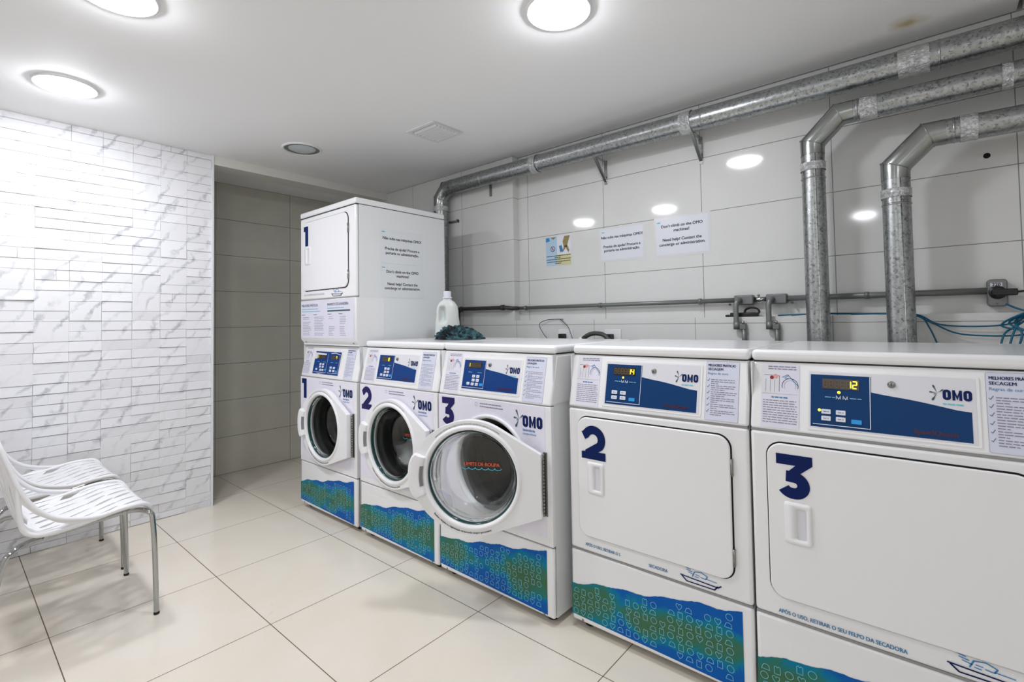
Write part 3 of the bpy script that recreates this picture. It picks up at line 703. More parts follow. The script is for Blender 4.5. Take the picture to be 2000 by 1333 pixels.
# upper half of the stacked unit
b = MB(); e = .0015
b.box((e, .0225, 1.088), (W-e, .700, 1.941), m_side); b.build('upper_cabinet', s1); seam(s1, 1.938, 1.9455, .70, 0, .003); seam(s1, 1.381, 1.388, .03)
b = MB(); b.box((0, 0, 1.3865), (W, .022, 1.941), m_en); b.build('upper_front_panel', s1, bevel=.010, seg=4)
b = MB(); b.prism([(0, 1.383), (0, 1.125), (.030, 1.086), (.20, 1.086), (.20, 1.383)], lambda p, q: (.001, p, q), lambda p, q: (W-.001, p, q), m_en); b.build('instruction_panel', s1, bevel=.006, seg=3)
b = MB(); b.box((-.001, -.002, 1.9435), (W+.001, .704, 1.982), m_en); b.build('upper_lid', s1, bevel=.010, seg=4)
d = dryer_door(s1, '1', .045, 1.447, .603, 1.905, .004)
b = MB(); digit(b, '1', .072, 1.745, .058, .132, front(.0128), m_navy); b.build('number', s1, fixn=False)
b = MB(); b.text('APÓS O USO, RETIRAR O SEU FELPO DA SECADORA', .0165, front(.0018), m_ink2, .055, 1.413, sx=.68); b.build('lint_notice_print', s1, fixn=False)
b = MB(); tray_icon(b, .405, 1.414, .135, front(.0018)); b.build('tray_icon', s1, fixn=False)
b = MB(); f = front(.0016); rnd = random.Random(12)
b.poly([(.010, 1.135), (.66, 1.135), (.66, 1.378), (.010, 1.378)], front(.0008), m_paper)
b.text('MELHORES PRÁTICAS', .024, f, m_navy, .022, 1.340, sx=.92); b.text('MANIFESTO DE LAVANDERIA', .024, f, m_navy, .355, 1.340, sx=.78)
squig(b, .022, .24, 1.322, .004, f, m_cyan, rnd); squig(b, .022, .27, 1.306, .004, f, m_cyan, rnd); squig(b, .355, .55, 1.322, .004, f, m_cyan, rnd)
b.poly([(.355, 1.302), (.62, 1.302), (.62, 1.311), (.355, 1.311)], f, m_splash)
for c0, c1 in ((.022, .148), (.178, .318), (.360, .445), (.490, .585)):
    squig(b, c0, c0+.045, 1.284, .005, f, m_ink, rnd); z = 1.268
    while z > 1.15:
        if rnd.random() > .12: squig(b, c0+.012, c1-rnd.uniform(0, .035), z, .0032, f, m_ink2, rnd)
        z -= .0105
b.build('instruction_print', s1, fixn=False)
for x in (.05, W-.05):
    b = MB(); b.lathe([(.0001, -.002), (.005, -.001), (.006, .004)], (x, .012, 1.108), 'y', m_hinge, 12); b.build('screw', s1)
# laundry inside the second and third washers
def clump(name, c, rad, m, seed, label, cat, squash=(1, 1, .7), sub=2, amp=.35, n=(18, 12)):
    rnd = random.Random(seed); b = MB(); R = []; ph = [(rnd.uniform(0, 6.28), rnd.uniform(0, 6.28), rnd.randint(2, 6), rnd.randint(1, 5)) for _ in range(9)]
    for j in range(1, n[1]):
        t = pi*j/n[1]; ring = []
        for i in range(n[0]):
            a = 2*pi*i/n[0]; k = 1+amp*sum(sin(q[2]*a+q[0]+3*t)*sin(q[3]*t+q[1]) for q in ph)/4
            ring.append((c[0]+rad*k*sin(t)*cos(a)*squash[0], c[1]+rad*k*sin(t)*sin(a)*squash[1], c[2]+rad*(k if cos(t) > 0 else min(k, 1))*cos(t)*squash[2]))
        R.append(ring)
    b.rings(R, m, caps=(1, 1)); return b
b = clump('', (W2+.185, .25, .43), .13, m_laundry, 4, '', '', (1.1, .9, .72)); o = b.build('white_laundry', sub=1)
tag(o, 'white laundry heap seen through the shut door of washer 2', 'laundry')

# ================================================================= DUCTS
def collar(b, p, d, r, m):      # raised bead round the pipe
    p, d = Vector(p), Vector(d).normalized(); b.tube([p-d*.004, p-d*.0015, p+d*.0015, p+d*.004], [r, r+.0025, r+.0025, r], m, 32, (0, 0))
def duct(name, label, pts, r, tapes, beads, extra=None):
    root = empty(name, pts[0], label, 'duct', 'galvanised exhaust ducts on the tiled wall'); O = Vector(pts[0])
    P = [Vector(p)-O for p in pts]
    b = MB(); b.tube([P[0], P[0]+(P[1]-P[0])*1.0], r, m_galv, 40, (0, 0)); b.build('vertical_pipe', root)
    b = MB(); b.tube(P[1:5], r+.0012, m_elbow, 40, (0, 0), True)
    for q, (a, c) in ((2, (P[2]-P[1], P[3]-P[2])), (3, (P[3]-P[2], P[4]-P[3]))): pass
    for i in (2, 3):
        a = (P[i]-P[i-1]).normalized(); c_ = (P[i+1]-P[i]).normalized(); t = (a+c_).normalized()
        X = t.cross(Vector((0, 1, 0))).normalized(); Y = Vector((0, 1, 0)); k = 1/max(.3, a.dot(t))
        ring = [P[i]+X*((r+.002)*k*cos(2*pi*j/40))+Y*((r+.002)*sin(2*pi*j/40)) for j in range(41)]
        b.tube(ring, .0022, m_elbow, 6, (0, 0))
    o = b.build('elbow', root); 
    for pl in o.data.polygons: pl.use_smooth = True
    b = MB(); b.tube([P[4], P[5]], r, m_galv, 40, (0, 0))
    for q in beads[1]: collar(b, P[4]+(P[5]-P[4])*q, P[5]-P[4], r, m_galv)
    b.build('horizontal_pipe', root)
    if beads[0]:
        b = MB(); collar(b, P[0]+(P[1]-P[0])*beads[0], P[1]-P[0], r+.0005, m_elbow); b.build('joint_bead', root)
    b = MB(); L = (P[1]-P[0]); b.tube([P[0]+Vector((.35*r, -.94*r, 0)), P[1]+Vector((.35*r, -.94*r, 0))], .0016, m_galv, 6); b.build('lock_seam', root)
    rnd = random.Random(len(label))
    for (a, c_, w_) in tapes:
        A, B = (P[0], P[1]) if a == 'v' else (P[4], P[5]); dd = (B-A).normalized(); p0 = A+(B-A)*c_
        b = MB(); pts_ = [p0+dd*(w_*(i/8-.5)) for i in range(9)]; b.tube(pts_, [r+.002+rnd.uniform(0, .0028) for _ in pts_], m_tape, 40, (0, 0)); b.build('foil_tape', root)
    return root
def dpts(x, y, z0, zc, xe, zh, r):     # vertical, two mitred bends, horizontal
    s_ = .105
    return [(x, y, z0), (x, y, zc), (x, y, zc+.055), (x+s_, y, zc+.055+s_), (x+s_+.055, y, zc+.055+s_), (xe, y, zh)]
# duct A: behind the washers, long run under the ceiling
ya = .985
duct('exhaust_duct', 'long galvanised duct running under the ceiling from behind the stacked unit', [(-1.768, ya, .02), (-1.768, ya, 2.15), (-1.768, ya, 2.205), (-1.70, ya, 2.274), (-1.62, ya, 2.276), (XR-.01, ya, 2.262)], .056,
     [('v', .985, .035), ('h', (-.81+1.62)/4.81, .05), ('h', (.215+1.62)/4.81, .06), ('h', (1.155+1.62)/4.81, .10)], (None, [(-1.30+1.62)/4.81, (-.775+1.62)/4.81, (.30+1.62)/4.81, (1.235+1.62)/4.81]))
y1 = .965
duct('exhaust_duct', 'bent galvanised duct, left and higher of the two rising from behind dryer 3', dpts(.779+.010, y1, .02, 1.955, XR-.01, 2.11, .047)[:5]+[(XR-.01, y1, 2.092)], .0465,
     [('v', .972, .035), ('h', .024, .06), ('h', .21, .03)], (.945, [.006]))
y2 = .945
duct('exhaust_duct', 'bent galvanised duct, right and lower of the two rising from behind dryer 3', dpts(1.083, y2, .02, 1.780, XR-.01, 1.90, .048)[:5]+[(XR-.01, y2, 1.903)], .0478,
     [('v', .967, .035), ('h', .034, .05)], (.942, [.012]))
def bracket(x, z, label):
    r = empty('pipe_bracket', (x, D, z), label, 'bracket', 'steel duct brackets on the wall')
    b = MB(); b.prism([(0, -.018), (0, 0), (-.13, .118), (-.142, .112)], lambda p, q: (-.008, p, q), lambda p, q: (.008, p, q), m_elbow); b.build('brace', r)
    b = MB(); b.box((-.010, -.004, -.03), (.010, 0, .12), m_elbow); b.build('back_plate', r)
    b = MB(); b.box((-.008, -.15, .112), (.008, 0, .117), m_elbow); b.build('support_arm', r)
bracket(-.36, 2.105, 'small steel triangle bracket under the ceiling duct, left of the foil-taped joint')
bracket(.235, 2.105, 'small steel triangle bracket under the taped joint of the ceiling duct')
b = MB(); b.box((-.008, -.012, -.07), (.008, -.001, .02), m_hinge); tag(b.build('metal_strap', loc=(-1.29, D-.062, 2.225)), 'short dark metal strap hanging below the duct at the pillar', 'strap')
b = MB(); b.box((-.05, -.02, -.006), (.05, 0, .006), m_hinge); b.box((.04, -.022, -.012), (.05, 0, .012), m_hinge); tag(b.build('pipe_clip', loc=(-1.69, D-.062, 2.02)), 'small dark clip holding the duct beside the stacked unit', 'clip')

# ================================================================= CONDUIT
ZC = 1.315; yc = D-.035
r = empty('conduit_pipe', (-1.09, yc, ZC), 'thin grey metal conduit running along the tiled wall to the socket', 'conduit'); 
L0 = lambda x, z=ZC, y=yc: (x+1.09, y-yc, z-ZC)
b = MB(); b.tube([L0(-1.06), L0(.40)], .0125, m_cond, 16); b.tube([L0(.49), L0(.55)], .0125, m_chrome, 16); b.tube([L0(.64), L0(1.352)], .0135, m_cond, 16); b.build('pipe', r)
for x in (-1.0, -.40, .22, .96):
    b = MB(); b.tube([L0(x-.008), L0(x+.008)], .016, m_cond, 16); b.box(L0(x-.02, ZC-.01, yc+.0), L0(x+.02, ZC+.01, yc+.034), m_cond); b.lathe([(.0001, -.0175), (.004, -.017), (.004, 0)], L0(x), 'y', m_chrome, 10); b.build('pipe_clamp', r)
for x0_, xd in ((.401, .421), (.552, .572)):
    b = MB(); b.box(L0(x0_, ZC-.026, yc-.022), L0(x0_+.092, ZC+.024, yc+.02), m_cond); b.build('junction_box', r, bevel=.006)
    b = MB(); b.tube([L0(xd+.01, ZC-.002, yc-.02), L0(xd+.008, ZC-.004, yc-.05), L0(xd+.003, ZC-.016, yc-.057), L0(xd, ZC-.035, yc-.060), L0(xd, 1.21, yc-.060), L0(xd+.002, 1.19, yc-.060)], .0125, m_cond, 16)
    b.tube([L0(xd+.002, 1.205, yc-.060), L0(xd+.002, 1.165, yc-.060)], .016, m_cond, 16)
    b.tube([L0(xd+.034, 1.175, yc-.052), L0(xd+.034, 1.06, yc-.052)], .012, m_cond, 12); b.build('drop_pipe', r)
    b = MB(); b.box(L0(xd, 1.165, yc-.065), L0(xd+.045, 1.195, LW-.001), m_cond); b.lathe([(.0001, -.012), (.007, -.010), (.007, .0)], L0(xd+.034, 1.200, yc-.060), 'y', m_chrome, 10); b.build('elbow_fitting', r, bevel=.003)
for x, dz in ((.375, -.022), (.515, .02), (.665, -.022)):
    b = MB(); b.lathe([(.0001, -.012), (.005, -.010), (.007, -.002), (.004, .01)], L0(x, ZC+dz), 'y', m_chrome, 12); b.build('screw', r)
r = empty('water_pipe', (-1.62, LW-.03, ZC), 'black pipe along the pillar from the stacked unit to the conduit', 'pipe')
b = MB(); b.tube([(.0, 0, -.25), (0, 0, -.02), (.02, 0, .006), (.06, 0, .008), (.49, 0, .006), (.505, 0, .004), (.525, .03, .0), (.56, .055, 0)], .0145, m_condd, 14); b.build('pipe', r)
for x in (.03, .46):
    b = MB(); b.tube([(x-.012, 0, .007), (x+.012, 0, .007)], .020, m_condd, 14); b.build('coupling', r)
# socket with plug
r = empty('wall_socket', (1.376, D, 1.305), 'grey surface-mounted power socket box with a 220 label', 'socket')
b = MB(); b.prism(rrect(-.029, -.052, .029, .054, .012), lambda p, q: (p, 0, q), lambda p, q: (p, -.05, q), m_cond); b.build('socket_box', r, bevel=.004)
b = MB(); b.lathe([(.0001, -.053), (.024, -.053), (.026, -.05)], (0, 0, .002), 'y', m_black, 28); b.build('socket_face', r)
b = MB(); b.poly([(-.020, .026), (.014, .026), (.014, .040), (-.020, .040)], lambda p, q: (p, -.0508, q), m_lamin); b.text('220', .0165, lambda p, q: (p, -.0512, q), m_inkk, -.003, .0275, 'CENTER', .0004); b.build('voltage_label', r, fixn=False)
b = MB(); b.lathe([(.0001, -.053), (.0035, -.0525), (.004, -.050)], (-.004, 0, -.042), 'y', m_chrome, 12); b.build('screw', r)
r = empty('power_plug', (1.380, D-.056, 1.307), 'black plug and lead pushed into the 220 socket', 'plug')
b = MB(); b.box((-.022, -.022, -.013), (.05, 0, .013), m_black); b.lathe([(.0001, -.022), (.020, -.018), (.022, -.0)], (-.002, 0, 0), 'y', m_black, 24); b.build('plug_body', r, bevel=.004)
b = MB(); b.tube(smooth_path([(.05, -.011, 0), (.075, -.011, .002), (.095, -.01, -.01), (.12, -.005, -.05), (.14, .0, -.12), (.12, .0, -.2), (.10, 0, -.30)]), .004, m_black, 8); b.build('lead', r)

# ================================================================= CABLES AND HOSES
def cable(name, label, cat, pts, rad, m, group=None, k=8):
    b = MB(); b.tube(smooth_path(pts, k), rad, m, 8); return tag(b.build(name), label, cat, group)
LZ = 1.228; yl = D-.035
cg = 'blue cables on the ledge'
cable('blue_cable', 'blue cable lying on the ledge and sagging deep towards the right end', 'cable', [(.60, yl, LZ+.004), (.72, yl+.006, LZ+.008), (.95, yl, LZ+.006), (1.08, yl-.004, LZ+.004), (1.14, LW-.012, LZ-.006), (1.20, LW-.017, 1.185), (1.30, LW-.022, 1.176), (1.40, LW-.027, 1.185), (1.47, LW-.042, 1.225), (1.56, LW-.052, 1.24)], .0032, m_cable, cg)
cable('blue_cable', 'blue cable lying on the ledge and hanging lowest, just above dryer 3', 'cable', [(.66, yl-.006, LZ+.004), (.80, yl-.005, LZ+.010), (1.0, yl-.007, LZ+.004), (1.12, LW-.022, LZ-.004), (1.18, LW-.032, 1.19), (1.25, LW-.032, 1.150), (1.34, LW-.037, 1.140), (1.44, LW-.042, 1.146), (1.52, LW-.052, 1.18)], .0032, m_cable, cg)
cable('blue_cable', 'short blue cable dropping behind dryer 3 beside the right duct', 'cable', [(.90, yl-.01, LZ+.004), (1.05, yl-.012, LZ+.003), (1.14, LW-.027, LZ-.012), (1.17, LW-.047, 1.17), (1.20, LW-.062, 1.08)], .003, m_cable, cg)
rnd = random.Random(21)
for k in range(5):
    a = rnd.uniform(-.02, .02)
    cable('blue_cable', ['blue cable falling from the tangle at the right, leftmost strand', 'blue cable looping through the tangle at the right edge', 'blue cable strand bent inside the right-hand tangle', 'blue cable crossing the middle of the right-hand tangle', 'blue cable at the back of the right-hand tangle'][k], 'cable',
          [(1.50+a, LW-.052-k*.008, 1.27-k*.006), (1.475-.008*k, LW-.047-k*.01, 1.23), (1.43-.01*k+a, LW-.042, 1.19+a), (1.385+k*.022, LW-.057-k*.006, 1.15), (1.37+k*.024, LW-.072, 1.10)], .0036, m_cable, 'tangled blue cables')
cable('blue_cable', 'blue cable running up from the tangle to the socket box', 'cable', [(1.394, LW-.017, 1.262), (1.42, LW-.022, 1.245), (1.46, LW-.042, 1.225), (1.49, LW-.052, 1.20), (1.50, LW-.062, 1.12)], .0036, m_cable)
b = MB()
for k in range(3):
    q = [(1.50+(.030+.004*k)*cos(t)+.003*k, LW-.072-.012*k, 1.165+(.022+.003*k)*sin(t)) for t in [i*2*pi/20 for i in range(21)]]
    b.tube(q, .0045, m_black, 8)
tag(b.build('black_cable_coil'), 'small black cable coil inside the blue tangle at the right edge', 'cable')
cable('thin_wire', 'thin dark wire looping from the ledge down behind washer 3', 'wire', [(-.76, LW-.007, 1.08), (-.80, LW-.032, 1.14), (-.83, LW-.032, 1.20), (-.78, LW-.017, 1.228), (-.70, LW-.006, 1.232), (-.655, LW-.006, 1.2315)], .0022, m_wire)
cable('thin_wire', 'thin dark wire slanting down from the ledge behind washer 3', 'wire', [(-.68, LW-.006, 1.2315), (-.65, LW-.012, 1.215), (-.60, LW-.022, 1.17), (-.56, LW-.032, 1.08)], .0022, m_wire)
# drain hose behind washer 3
r = empty('drain_hose', (-.40, .98, 1.10), 'dark ribbed hose arching up behind washer 3', 'hose')
b = MB(); pts = smooth_path([(-.11, 0, -.02), (-.06, 0, .012), (-.02, 0, .034), (.03, 0, .042), (.09, 0, .028), (.14, 0, -.03)], 10)
b.tube(pts, [.013+.0012*(i % 2) for i in range(len(pts))], m_hose, 12); b.build('hose', r)
b = MB(); b.tube([(-.10, -.002, -.012), (-.063, -.002, .010)], .017, m_plast, 14); b.build('hose_coupling', r)
def outlet(x, label):
    r = empty('outlet_plate', (x, LW, 1.145), label, 'outlet', 'white outlet plates behind the washers')
    b = MB(); b.box((-.055, -.006, -.05), (.055, 0, .02), m_trimw); b.build('plate', r, bevel=.002)
    b = MB(); b.box((-.028, -.05, -.045), (.010, -.006, -.008), m_black); b.build('black_plug', r, bevel=.005)
outlet(-.64, 'white outlet plate with black plug under the thin wires, mostly hidden')
outlet(-.295, 'white outlet plate with black plug right of the dark hose')
# black charger on the ledge
r = empty('black_adapter', (.43, yl-.012, LZ), 'black adapter with a coiled lead lying on the ledge by the drop pipes', 'adapter')
b = MB(); b.box((-.05, -.014, 0), (.085, .012, .022), m_black); b.box((-.075, -.01, 0), (-.04, .008, .012), m_black); b.build('adapter_body', r, bevel=.005)
b = MB()
for k in range(4):
    q = [(.055+.034*cos(t), -.004+.004*k-.006, .026+(.022-.001*k)*sin(t)) for t in [i*2*pi/18 for i in range(19)]]; b.tube(q, .004, m_black, 8)
b.build('coiled_lead', r)

# ================================================================= NOTICES
m_clear = mat('clear_sleeve_paper', (.77, .795, .81), .3)
def notice(name, label, m_, fn, w_, h_, lines, group=None, film=True):
    b = MB()
    if film: b.poly([(-.012, -.012), (w_+.012, -.012), (w_+.012, h_+.010), (-.012, h_+.010)], fn(.0008), m_film)
    b.poly([(0, 0), (w_, 0), (w_, h_), (0, h_)], fn(.0014), m_lamin if film else m_clear)
    b.poly([(w_*.02, h_*.90), (w_*.09, h_*.90), (w_*.09, h_*.93), (w_*.02, h_*.93)], fn(.0018), m_cyan)
    for (s_, z, sz) in lines: b.text(s_, sz, fn(.0018), m_inkk, w_/2, z, 'CENTER', sz*.022)
    return tag(b.build(name, fixn=False), label, 'notice', group)
PT = lambda h, s: [('Não suba nas máquinas OMO!', h*.70, s), ('Precisa de ajuda? Procure a', h*.40, s), ('portaria ou administração.', h*.27, s)]
EN = lambda h, s: [("Don't climb on the OMO", h*.76, s), ('machines!', h*.63, s), ('Need help? Contact the', h*.38, s), ('concierge or administration.', h*.25, s)]
wallf = lambda x0, z0: (lambda n: (lambda a, q: (x0+a, D-n, z0+q)))
sidef = lambda y0, z0: (lambda n: (lambda a, q: (W1+W-.0015+n, y0+a, z0+q)))
notice('paper_notice', 'laminated notice on the tiled wall, left of the two, starting Não suba', None, wallf(-.405, 1.598), .285, .192, PT(.192, .0228))
notice('paper_notice', "laminated notice on the tiled wall, right of the two, starting Don't climb", None, wallf(-.036, 1.592), .300, .208, EN(.208, .0232))
notice('paper_notice', 'faint laminated notice on the side of the stacked unit, upper one, starting Não suba', None, sidef(.175, 1.60), .33, .215, PT(.215, .0245), film=False)
notice('paper_notice', "faint laminated notice on the side of the stacked unit, lower one, starting Don't climb", None, sidef(.175, 1.385), .33, .205, EN(.205, .0245), film=False)
b = MB(); fn = lambda n: (lambda a, q: (-.838+a, D-n, 1.597+q)); w_, h_ = .205, .198
m_pb = mat('pale_blue_print', (.42, .58, .72), .4); m_ol = mat('olive_print', (.28, .22, .08), .5); m_yl = mat('pale_yellow_print', (.62, .60, .32), .5)
b.poly([(-.006, -.006), (w_+.008, -.006), (w_+.008, h_+.008), (-.006, h_+.008)], fn(.0008), m_film)
b.poly([(0, 0), (w_, 0), (w_, h_), (0, h_)], fn(.0014), m_pb)
b.poly([(w_*.45, 0), (w_, 0), (w_, h_*.36), (w_*.45, h_*.36)], fn(.0017), m_yl)
b.poly([(w_*.45, h_*.36), (w_, h_*.36), (w_, h_), (w_*.45, h_)], fn(.0017), m_lamin)
b.poly([(0, h_*.84), (w_*.16, h_*.86), (w_*.14, h_*.98), (0, h_*.98)], fn(.002), m_sky)
for q in ([(.2, .98), (.3, .9), (.42, .98)], ): b.poly([(w_*a, h_*c) for a, c in q], fn(.002), m_ol)
for q in ([(.75, .98), (.68, .8), (.72, .62), (.84, .6), (.9, .78), (.97, .98)], [(.72, .62), (.66, .42), (.74, .5), (.80, .58), (.9, .4), (.94, .48), (.86, .66)]): b.poly([(w_*a, h_*c) for a, c in q], fn(.002), m_ol)
b.poly([(w_*a, h_*c) for a, c in ((.53, .66), (.64, .68), (.70, .46), (.58, .44))], fn(.0023), m_teal)
b.stroke(arc(w_*.28, h_*.58, .017, 0, 360, 20)[:-1], .004, fn(.0023), m_red, True); b.stroke([(w_*.28-.011, h_*.58+.011), (w_*.28+.011, h_*.58-.011)], .0035, fn(.0023), m_red)
b.stroke([(w_*.28, h_*.58-.009), (w_*.28, h_*.58+.009)], .004, fn(.0021), m_inkk)
rnd = random.Random(8)
for z, a, c in ((.32, .0, .98), (.26, .33, .6), (.20, .0, .98), (.12, .02, .98), (.06, .35, .62)): squig(b, w_*a+.004, w_*c, h_*z, .005, fn(.0023), m_inkk, rnd)
tag(b.build('warning_sign', fixn=False), 'small pale blue warning sign with a red ban symbol on the tiled wall', 'sign')

# ================================================================= BOTTLE AND CLOTH
def bottle(x, y, z, rot):
    r = empty('detergent_bottle', (x, y, z), 'white plastic detergent jug with a built-in handle on washer 2', 'bottle'); r.rotation_euler.z = rot
    prof = [(0, .068, .040), (.004, .074, .046), (.03, .075, .047), (.10, .074, .046), (.135, .069, .045), (.17, .068, .044), (.20, .062, .042), (.225, .046, .034), (.238, .028, .026), (.245, .026, .026), (.250, .026, .026)]
    b = MB(); R = []; n = 40
    for h, a, c in prof:
        ring = []
        for i in range(n):
            t = 2*pi*i/n; ct, sn = cos(t), sin(t); e = .75
            px = a*math.copysign(abs(ct)**e, ct); py = c*math.copysign(abs(sn)**e, sn)
            # pinch a grip hollow through the left half
            if .08 < h < .22: k = math.exp(-((px+.030)/.020)**2)*math.exp(-((h-.150)/.042)**4); py *= 1-.86*k
            ring.append((px, py, h))
        R.append(ring)
    n = 110
    R2 = []
    for k in range(len(prof)-1):
        st_ = 7 if prof[k+1][0]-prof[k][0] > .02 else 1
        for q in range(st_):
            f_ = q/st_; h = prof[k][0]*(1-f_)+prof[k+1][0]*f_; a = prof[k][1]*(1-f_)+prof[k+1][1]*f_; c = prof[k][2]*(1-f_)+prof[k+1][2]*f_; ring = []
            for i in range(n):
                t = 2*pi*i/n; ct, sn = cos(t), sin(t); px = a*math.copysign(abs(ct)**.75, ct); py = c*math.copysign(abs(sn)**.75, sn)
                kk = math.exp(-((px+.026)/.020)**4)*math.exp(-((h-.150)/.046)**4); py *= 1-.93*kk
                ring.append((px, py, h))
            R2.append(ring)
    R2.append([(prof[-1][1]*cos(2*pi*i/n), prof[-1][2]*sin(2*pi*i/n), prof[-1][0]) for i in range(n)]); b.rings(R2, m_bottle, caps=(1, 1)); b.build('jug', r)
    b = MB(); b.lathe([(.030, .246), (.030, .256), (.024, .258), (.024, .290), (.021, .293), (.0001, .293)], (0, 0, 0), 'z', m_lamin, 32, (1, 0)); b.build('cap', r)
bottle(-1.10, .44, 1.1225, math.radians(40.5))
from mathutils import noise as mn
b = MB(); R_c = []; nu, nv = 120, 60
for j in range(1, nv):
    t = pi*.5*j/(nv-1); ring = []
    for i in range(nu):
        a = 2*pi*i/nu; ca, sa = cos(a), sin(a)
        q = Vector((ca*sin(t), sa*sin(t), cos(t)))
        w_ = Vector((q.x*1.5+3.1, q.y*1.5, q.z*1.2)); wr = mn.noise_vector(w_)*.8
        rdg = 1-abs(mn.noise(w_*1.9+wr)*2.0); rdg2 = 1-abs(mn.noise(w_*4.3+wr*2)*2.0)
        k = .70+.26*rdg+.13*rdg2+.18*mn.noise(w_*.8)
        lobe = 1+.12*cos(a*2+.4)
        x, y, z = .135*q.x*k*lobe, .072*q.y*k, .082*k*max(0, q.z)**.8*(1-.45*max(0, q.x)**1.3)
        ring.append((x, y, z+.0012))
    R_c.append(ring)
b.rings(R_c, m_cloth1, caps=(1, 1))
o = b.build('crumpled_cloth', loc=(-.925, .365, 1.1225), rotz=math.radians(36))
tag(o, 'crumpled dark teal cloth lying in front of the white jug', 'cloth')

# ================================================================= CHAIRS
def catm(P, t):
    n = len(P)-1; u = max(0, min(.99999, t))*n; i = int(u); f = u-i
    a, b_, c, d = P[max(i-1, 0)], P[i], P[i+1], P[min(i+2, n)]
    return tuple(.5*((2*b_[k])+(c[k]-a[k])*f+(2*a[k]-5*b_[k]+4*c[k]-d[k])*f*f+(3*b_[k]-a[k]-3*c[k]+d[k])*f**3) for k in range(len(b_)))
# centre and edge profiles as (y, z, half width); y = 0 is the front lip, the back is -y
CEN = [(.000, .432), (-.022, .458), (-.10, .462), (-.20, .448), (-.30, .440), (-.365, .448), (-.402, .495), (-.415, .570), (-.435, .67), (-.462, .78), (-.480, .855)]
EDG = [(.000, .440), (-.030, .474), (-.105, .478), (-.18, .470), (-.25, .484), (-.315, .512), (-.370, .566), (-.410, .640), (-.436, .720), (-.458, .79), (-.474, .840)]
WID = [(.218,), (.236,), (.246,), (.250,), (.252,), (.252,), (.250,), (.246,), (.238,), (.226,), (.20,)]
def shell(s, t):      # s 0..1 along the profile, t -1..1 across
    a = catm(CEN, s); e = catm(EDG, s); wd = catm(WID, s)[0]; k = abs(t)**5; xt = sin(.5*pi*t)
    y = a[0]*(1-k)+e[0]*k; z = a[1]*(1-k)+e[1]*k
    if s > .55: y -= 0; y += -.03*(1-t*t)*min(1, (s-.55)*4)
    return (xt*wd, y, z)
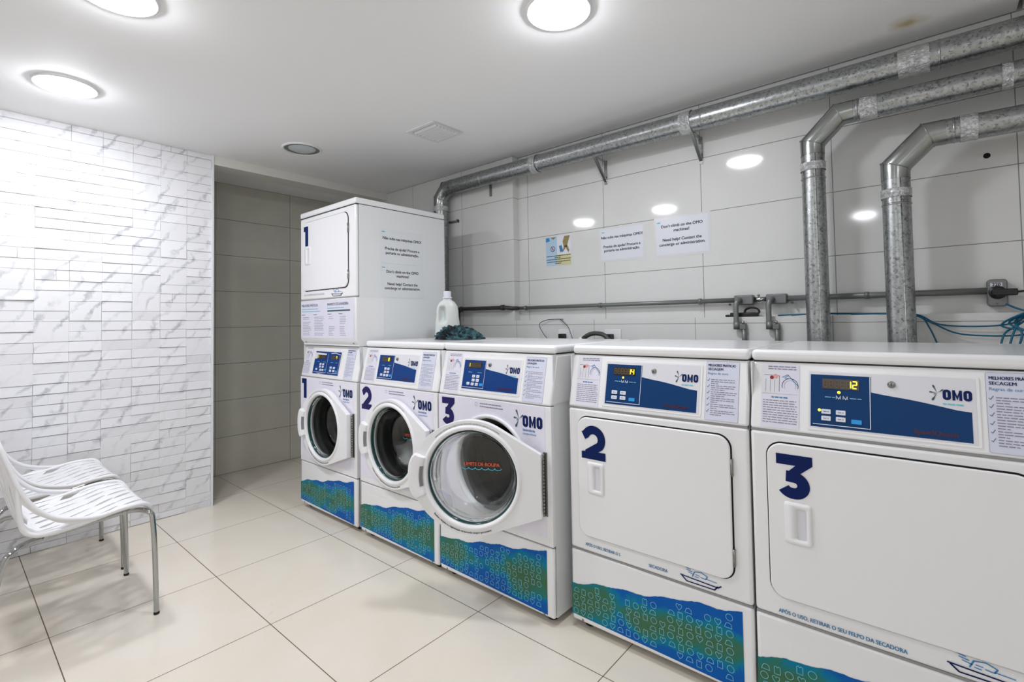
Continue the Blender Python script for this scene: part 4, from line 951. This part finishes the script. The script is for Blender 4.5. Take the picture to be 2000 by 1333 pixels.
def make_chair(x, y, label):
    r = empty('perforated_chair', (x, y, 0), label, 'chair', 'white perforated chairs by the marble wall')
    L = 1.0; rnd = random.Random(4); holes = []
    def lens(cs, ct, ls, wt, ang):
        p = []
        for i in range(10):
            u = cos(2*pi*i/10); v = sin(2*pi*i/10); v *= abs(v)**.3
            ds = ls*u*cos(ang)-wt*v*sin(ang)*.6; dt = ls*u*sin(ang)*2+wt*v*cos(ang); p.append((cs+ds, ct+dt))
        return p
    # slanting slits over the seat and the back, mirrored large openings at the seat-back corners
    for (s0, s1, rows) in ((.10, .47, 4), (.66, .95, 3)):
        for k in range(rows):
            cs = s0+(s1-s0)*(k+.5)/rows
            for j in range(9):
                ct = -.80+j*.20+(.10 if k % 2 else 0)+rnd.uniform(-.02, .02)
                if abs(ct) < .86: holes.append(lens(cs+rnd.uniform(-.012, .012), ct, .052+rnd.uniform(-.01, .012), .013+rnd.uniform(0, .014), .62+rnd.uniform(-.12, .12)))
    for sg in (-1, 1):
        holes.append([(q[0], sg*q[1]) for q in [(.40, .915), (.43, .80), (.50, .66), (.56, .60), (.62, .66), (.66, .78), (.655, .915), (.58, .945), (.47, .945)]])
        holes.append([(q[0], sg*q[1]) for q in [(.27, .80), (.31, .58), (.345, .58), (.335, .80)]])
    holes.append([(.53, -.30), (.50, 0), (.53, .30), (.60, .26), (.61, 0), (.60, -.26)])
    def inside(px, py, poly):
        c = False; n = len(poly)
        for i in range(n):
            x1, y1_ = poly[i]; x2, y2_ = poly[i-1]
            if (y1_ > py) != (y2_ > py) and px < (x2-x1)*(py-y1_)/(y2_-y1_)+x1: c = not c
        return c
    keep = []
    for h in holes:      # drop holes that run into others
        c = (sum(p[0] for p in h)/len(h), sum(p[1] for p in h)/len(h)); big = len(h) < 10
        if big or all(not any(inside(p[0], p[1], k) for p in h+[c]) and not any(inside(p[0], p[1], h) for p in k) for k in holes if len(k) < 10): keep.append(h)
    outl = []; nb = 40
    cr = .10
    outl += [(0+ (cr*.5)*(1-sin(a)), -1+cr*(1-cos(a))) for a in [0]] if 0 else []
    rr = arc(.955, .82, .045, 90, 0, 5, .18); 
    for i in range(nb): outl.append((.03+.925*i/nb, 1.0))
    outl += [(p[0], p[1]) for p in rr]
    outl += [(1.0, .82-1.64*i/16) for i in range(1, 16)]
    outl += [(p[0], -p[1]) for p in rr[::-1]]
    for i in range(1, nb+1): outl.append((.955-.925*i/nb, -1.0))
    outl += [(.008, -.96), (0, -.90)]+[(0, -.9+1.8*i/16) for i in range(1, 16)]+[(0, .90), (.008, .96)]
    V = [Vector(p) for p in outl]; E = [(i, (i+1) % len(outl)) for i in range(len(outl))]
    for h in keep:
        k = len(V); V += [Vector(p) for p in h]; E += [(k+i, k+(i+1) % len(h)) for i in range(len(h))]
    for i in range(1, 56):
        for j in range(1, 24):
            q = (i/56, -1+2*j/24)
            if not any(inside(q[0], q[1], h) for h in keep): V.append(Vector(q))
    ov, oe, of, *_ = delaunay_2d_cdt(V, E, [], 1, 1e-6)
    fs = []
    for f_ in of:
        c = sum((ov[i] for i in f_), Vector((0, 0)))/len(f_)
        if inside(c.x, c.y, outl) and not any(inside(c.x, c.y, h) for h in keep): fs.append(tuple(f_))
    b = MB(); b.add([shell(v.x, v.y) for v in ov], fs, m_chair, True)
    o = b.build('seat_shell', r, solid=.008, bevel=.0018, seg=2)
    # thick rolled rim
    b = MB(); pts = [Vector(shell(max(0, min(1, p[0])), p[1]*.985)) for p in outl]
    pts.append(pts[0]); b.tube(pts, .0085, m_chair, 10, (0, 0)); b.build('rolled_rim', r)
    # lower side rib closing each corner opening
    for sg in (-1, 1):
        b = MB(); b.tube(smooth_path([(sg*.2475, -.15, .472), (sg*.246, -.20, .462), (sg*.243, -.26, .452), (sg*.24, -.33, .447), (sg*.237, -.375, .457), (sg*.237, -.400, .49), (sg*.241, -.412, .57), (sg*.2435, -.414, .645)]), .0095, m_chair, 10); b.build('side_rib', r)
    for sg in (-1, 1):
        b = MB(); b.tube(smooth_path([(sg*.256, .012, 0), (sg*.252, .006, .25), (sg*.248, -.002, .40), (sg*.244, -.012, .432), (sg*.205, -.040, .442), (sg*.178, -.09, .440), (sg*.170, -.2, .428), (sg*.175, -.31, .420), (sg*.205, -.385, .420), (sg*.232, -.425, .408), (sg*.245, -.455, .35), (sg*.262, -.52, .0)], 8), .0100, m_chrome, 14); b.build('leg_frame', r)
        for (px, py) in ((.256, .012), (.262, -.52)):
            b = MB(); b.lathe([(.0001, 0), (.0112, 0), (.0112, .008)], (sg*px, py, 0), 'z', m_black, 16); b.build('foot_cap', r)
    for yy, zz, ww in ((-.09, .440, .2), (-.33, .418, .2)):
        b = MB(); b.tube([(-ww, yy, zz), (ww, yy, zz)], .008, m_chrome, 12); b.build('cross_bar', r)
    return r
c1 = make_chair(-1.632, -.999, 'white perforated chair with chrome legs, nearer of the two by the marble wall')
c2 = c1.copy(); COL.objects.link(c2); c2.location = (-2.236, -.992, 0); c2['label'] = 'white perforated chair with chrome legs, farther one against the marble wall'
for ch in list(c1.children):
    k = ch.copy(); COL.objects.link(k); k.parent = c2
bpy.context.view_layer.update()
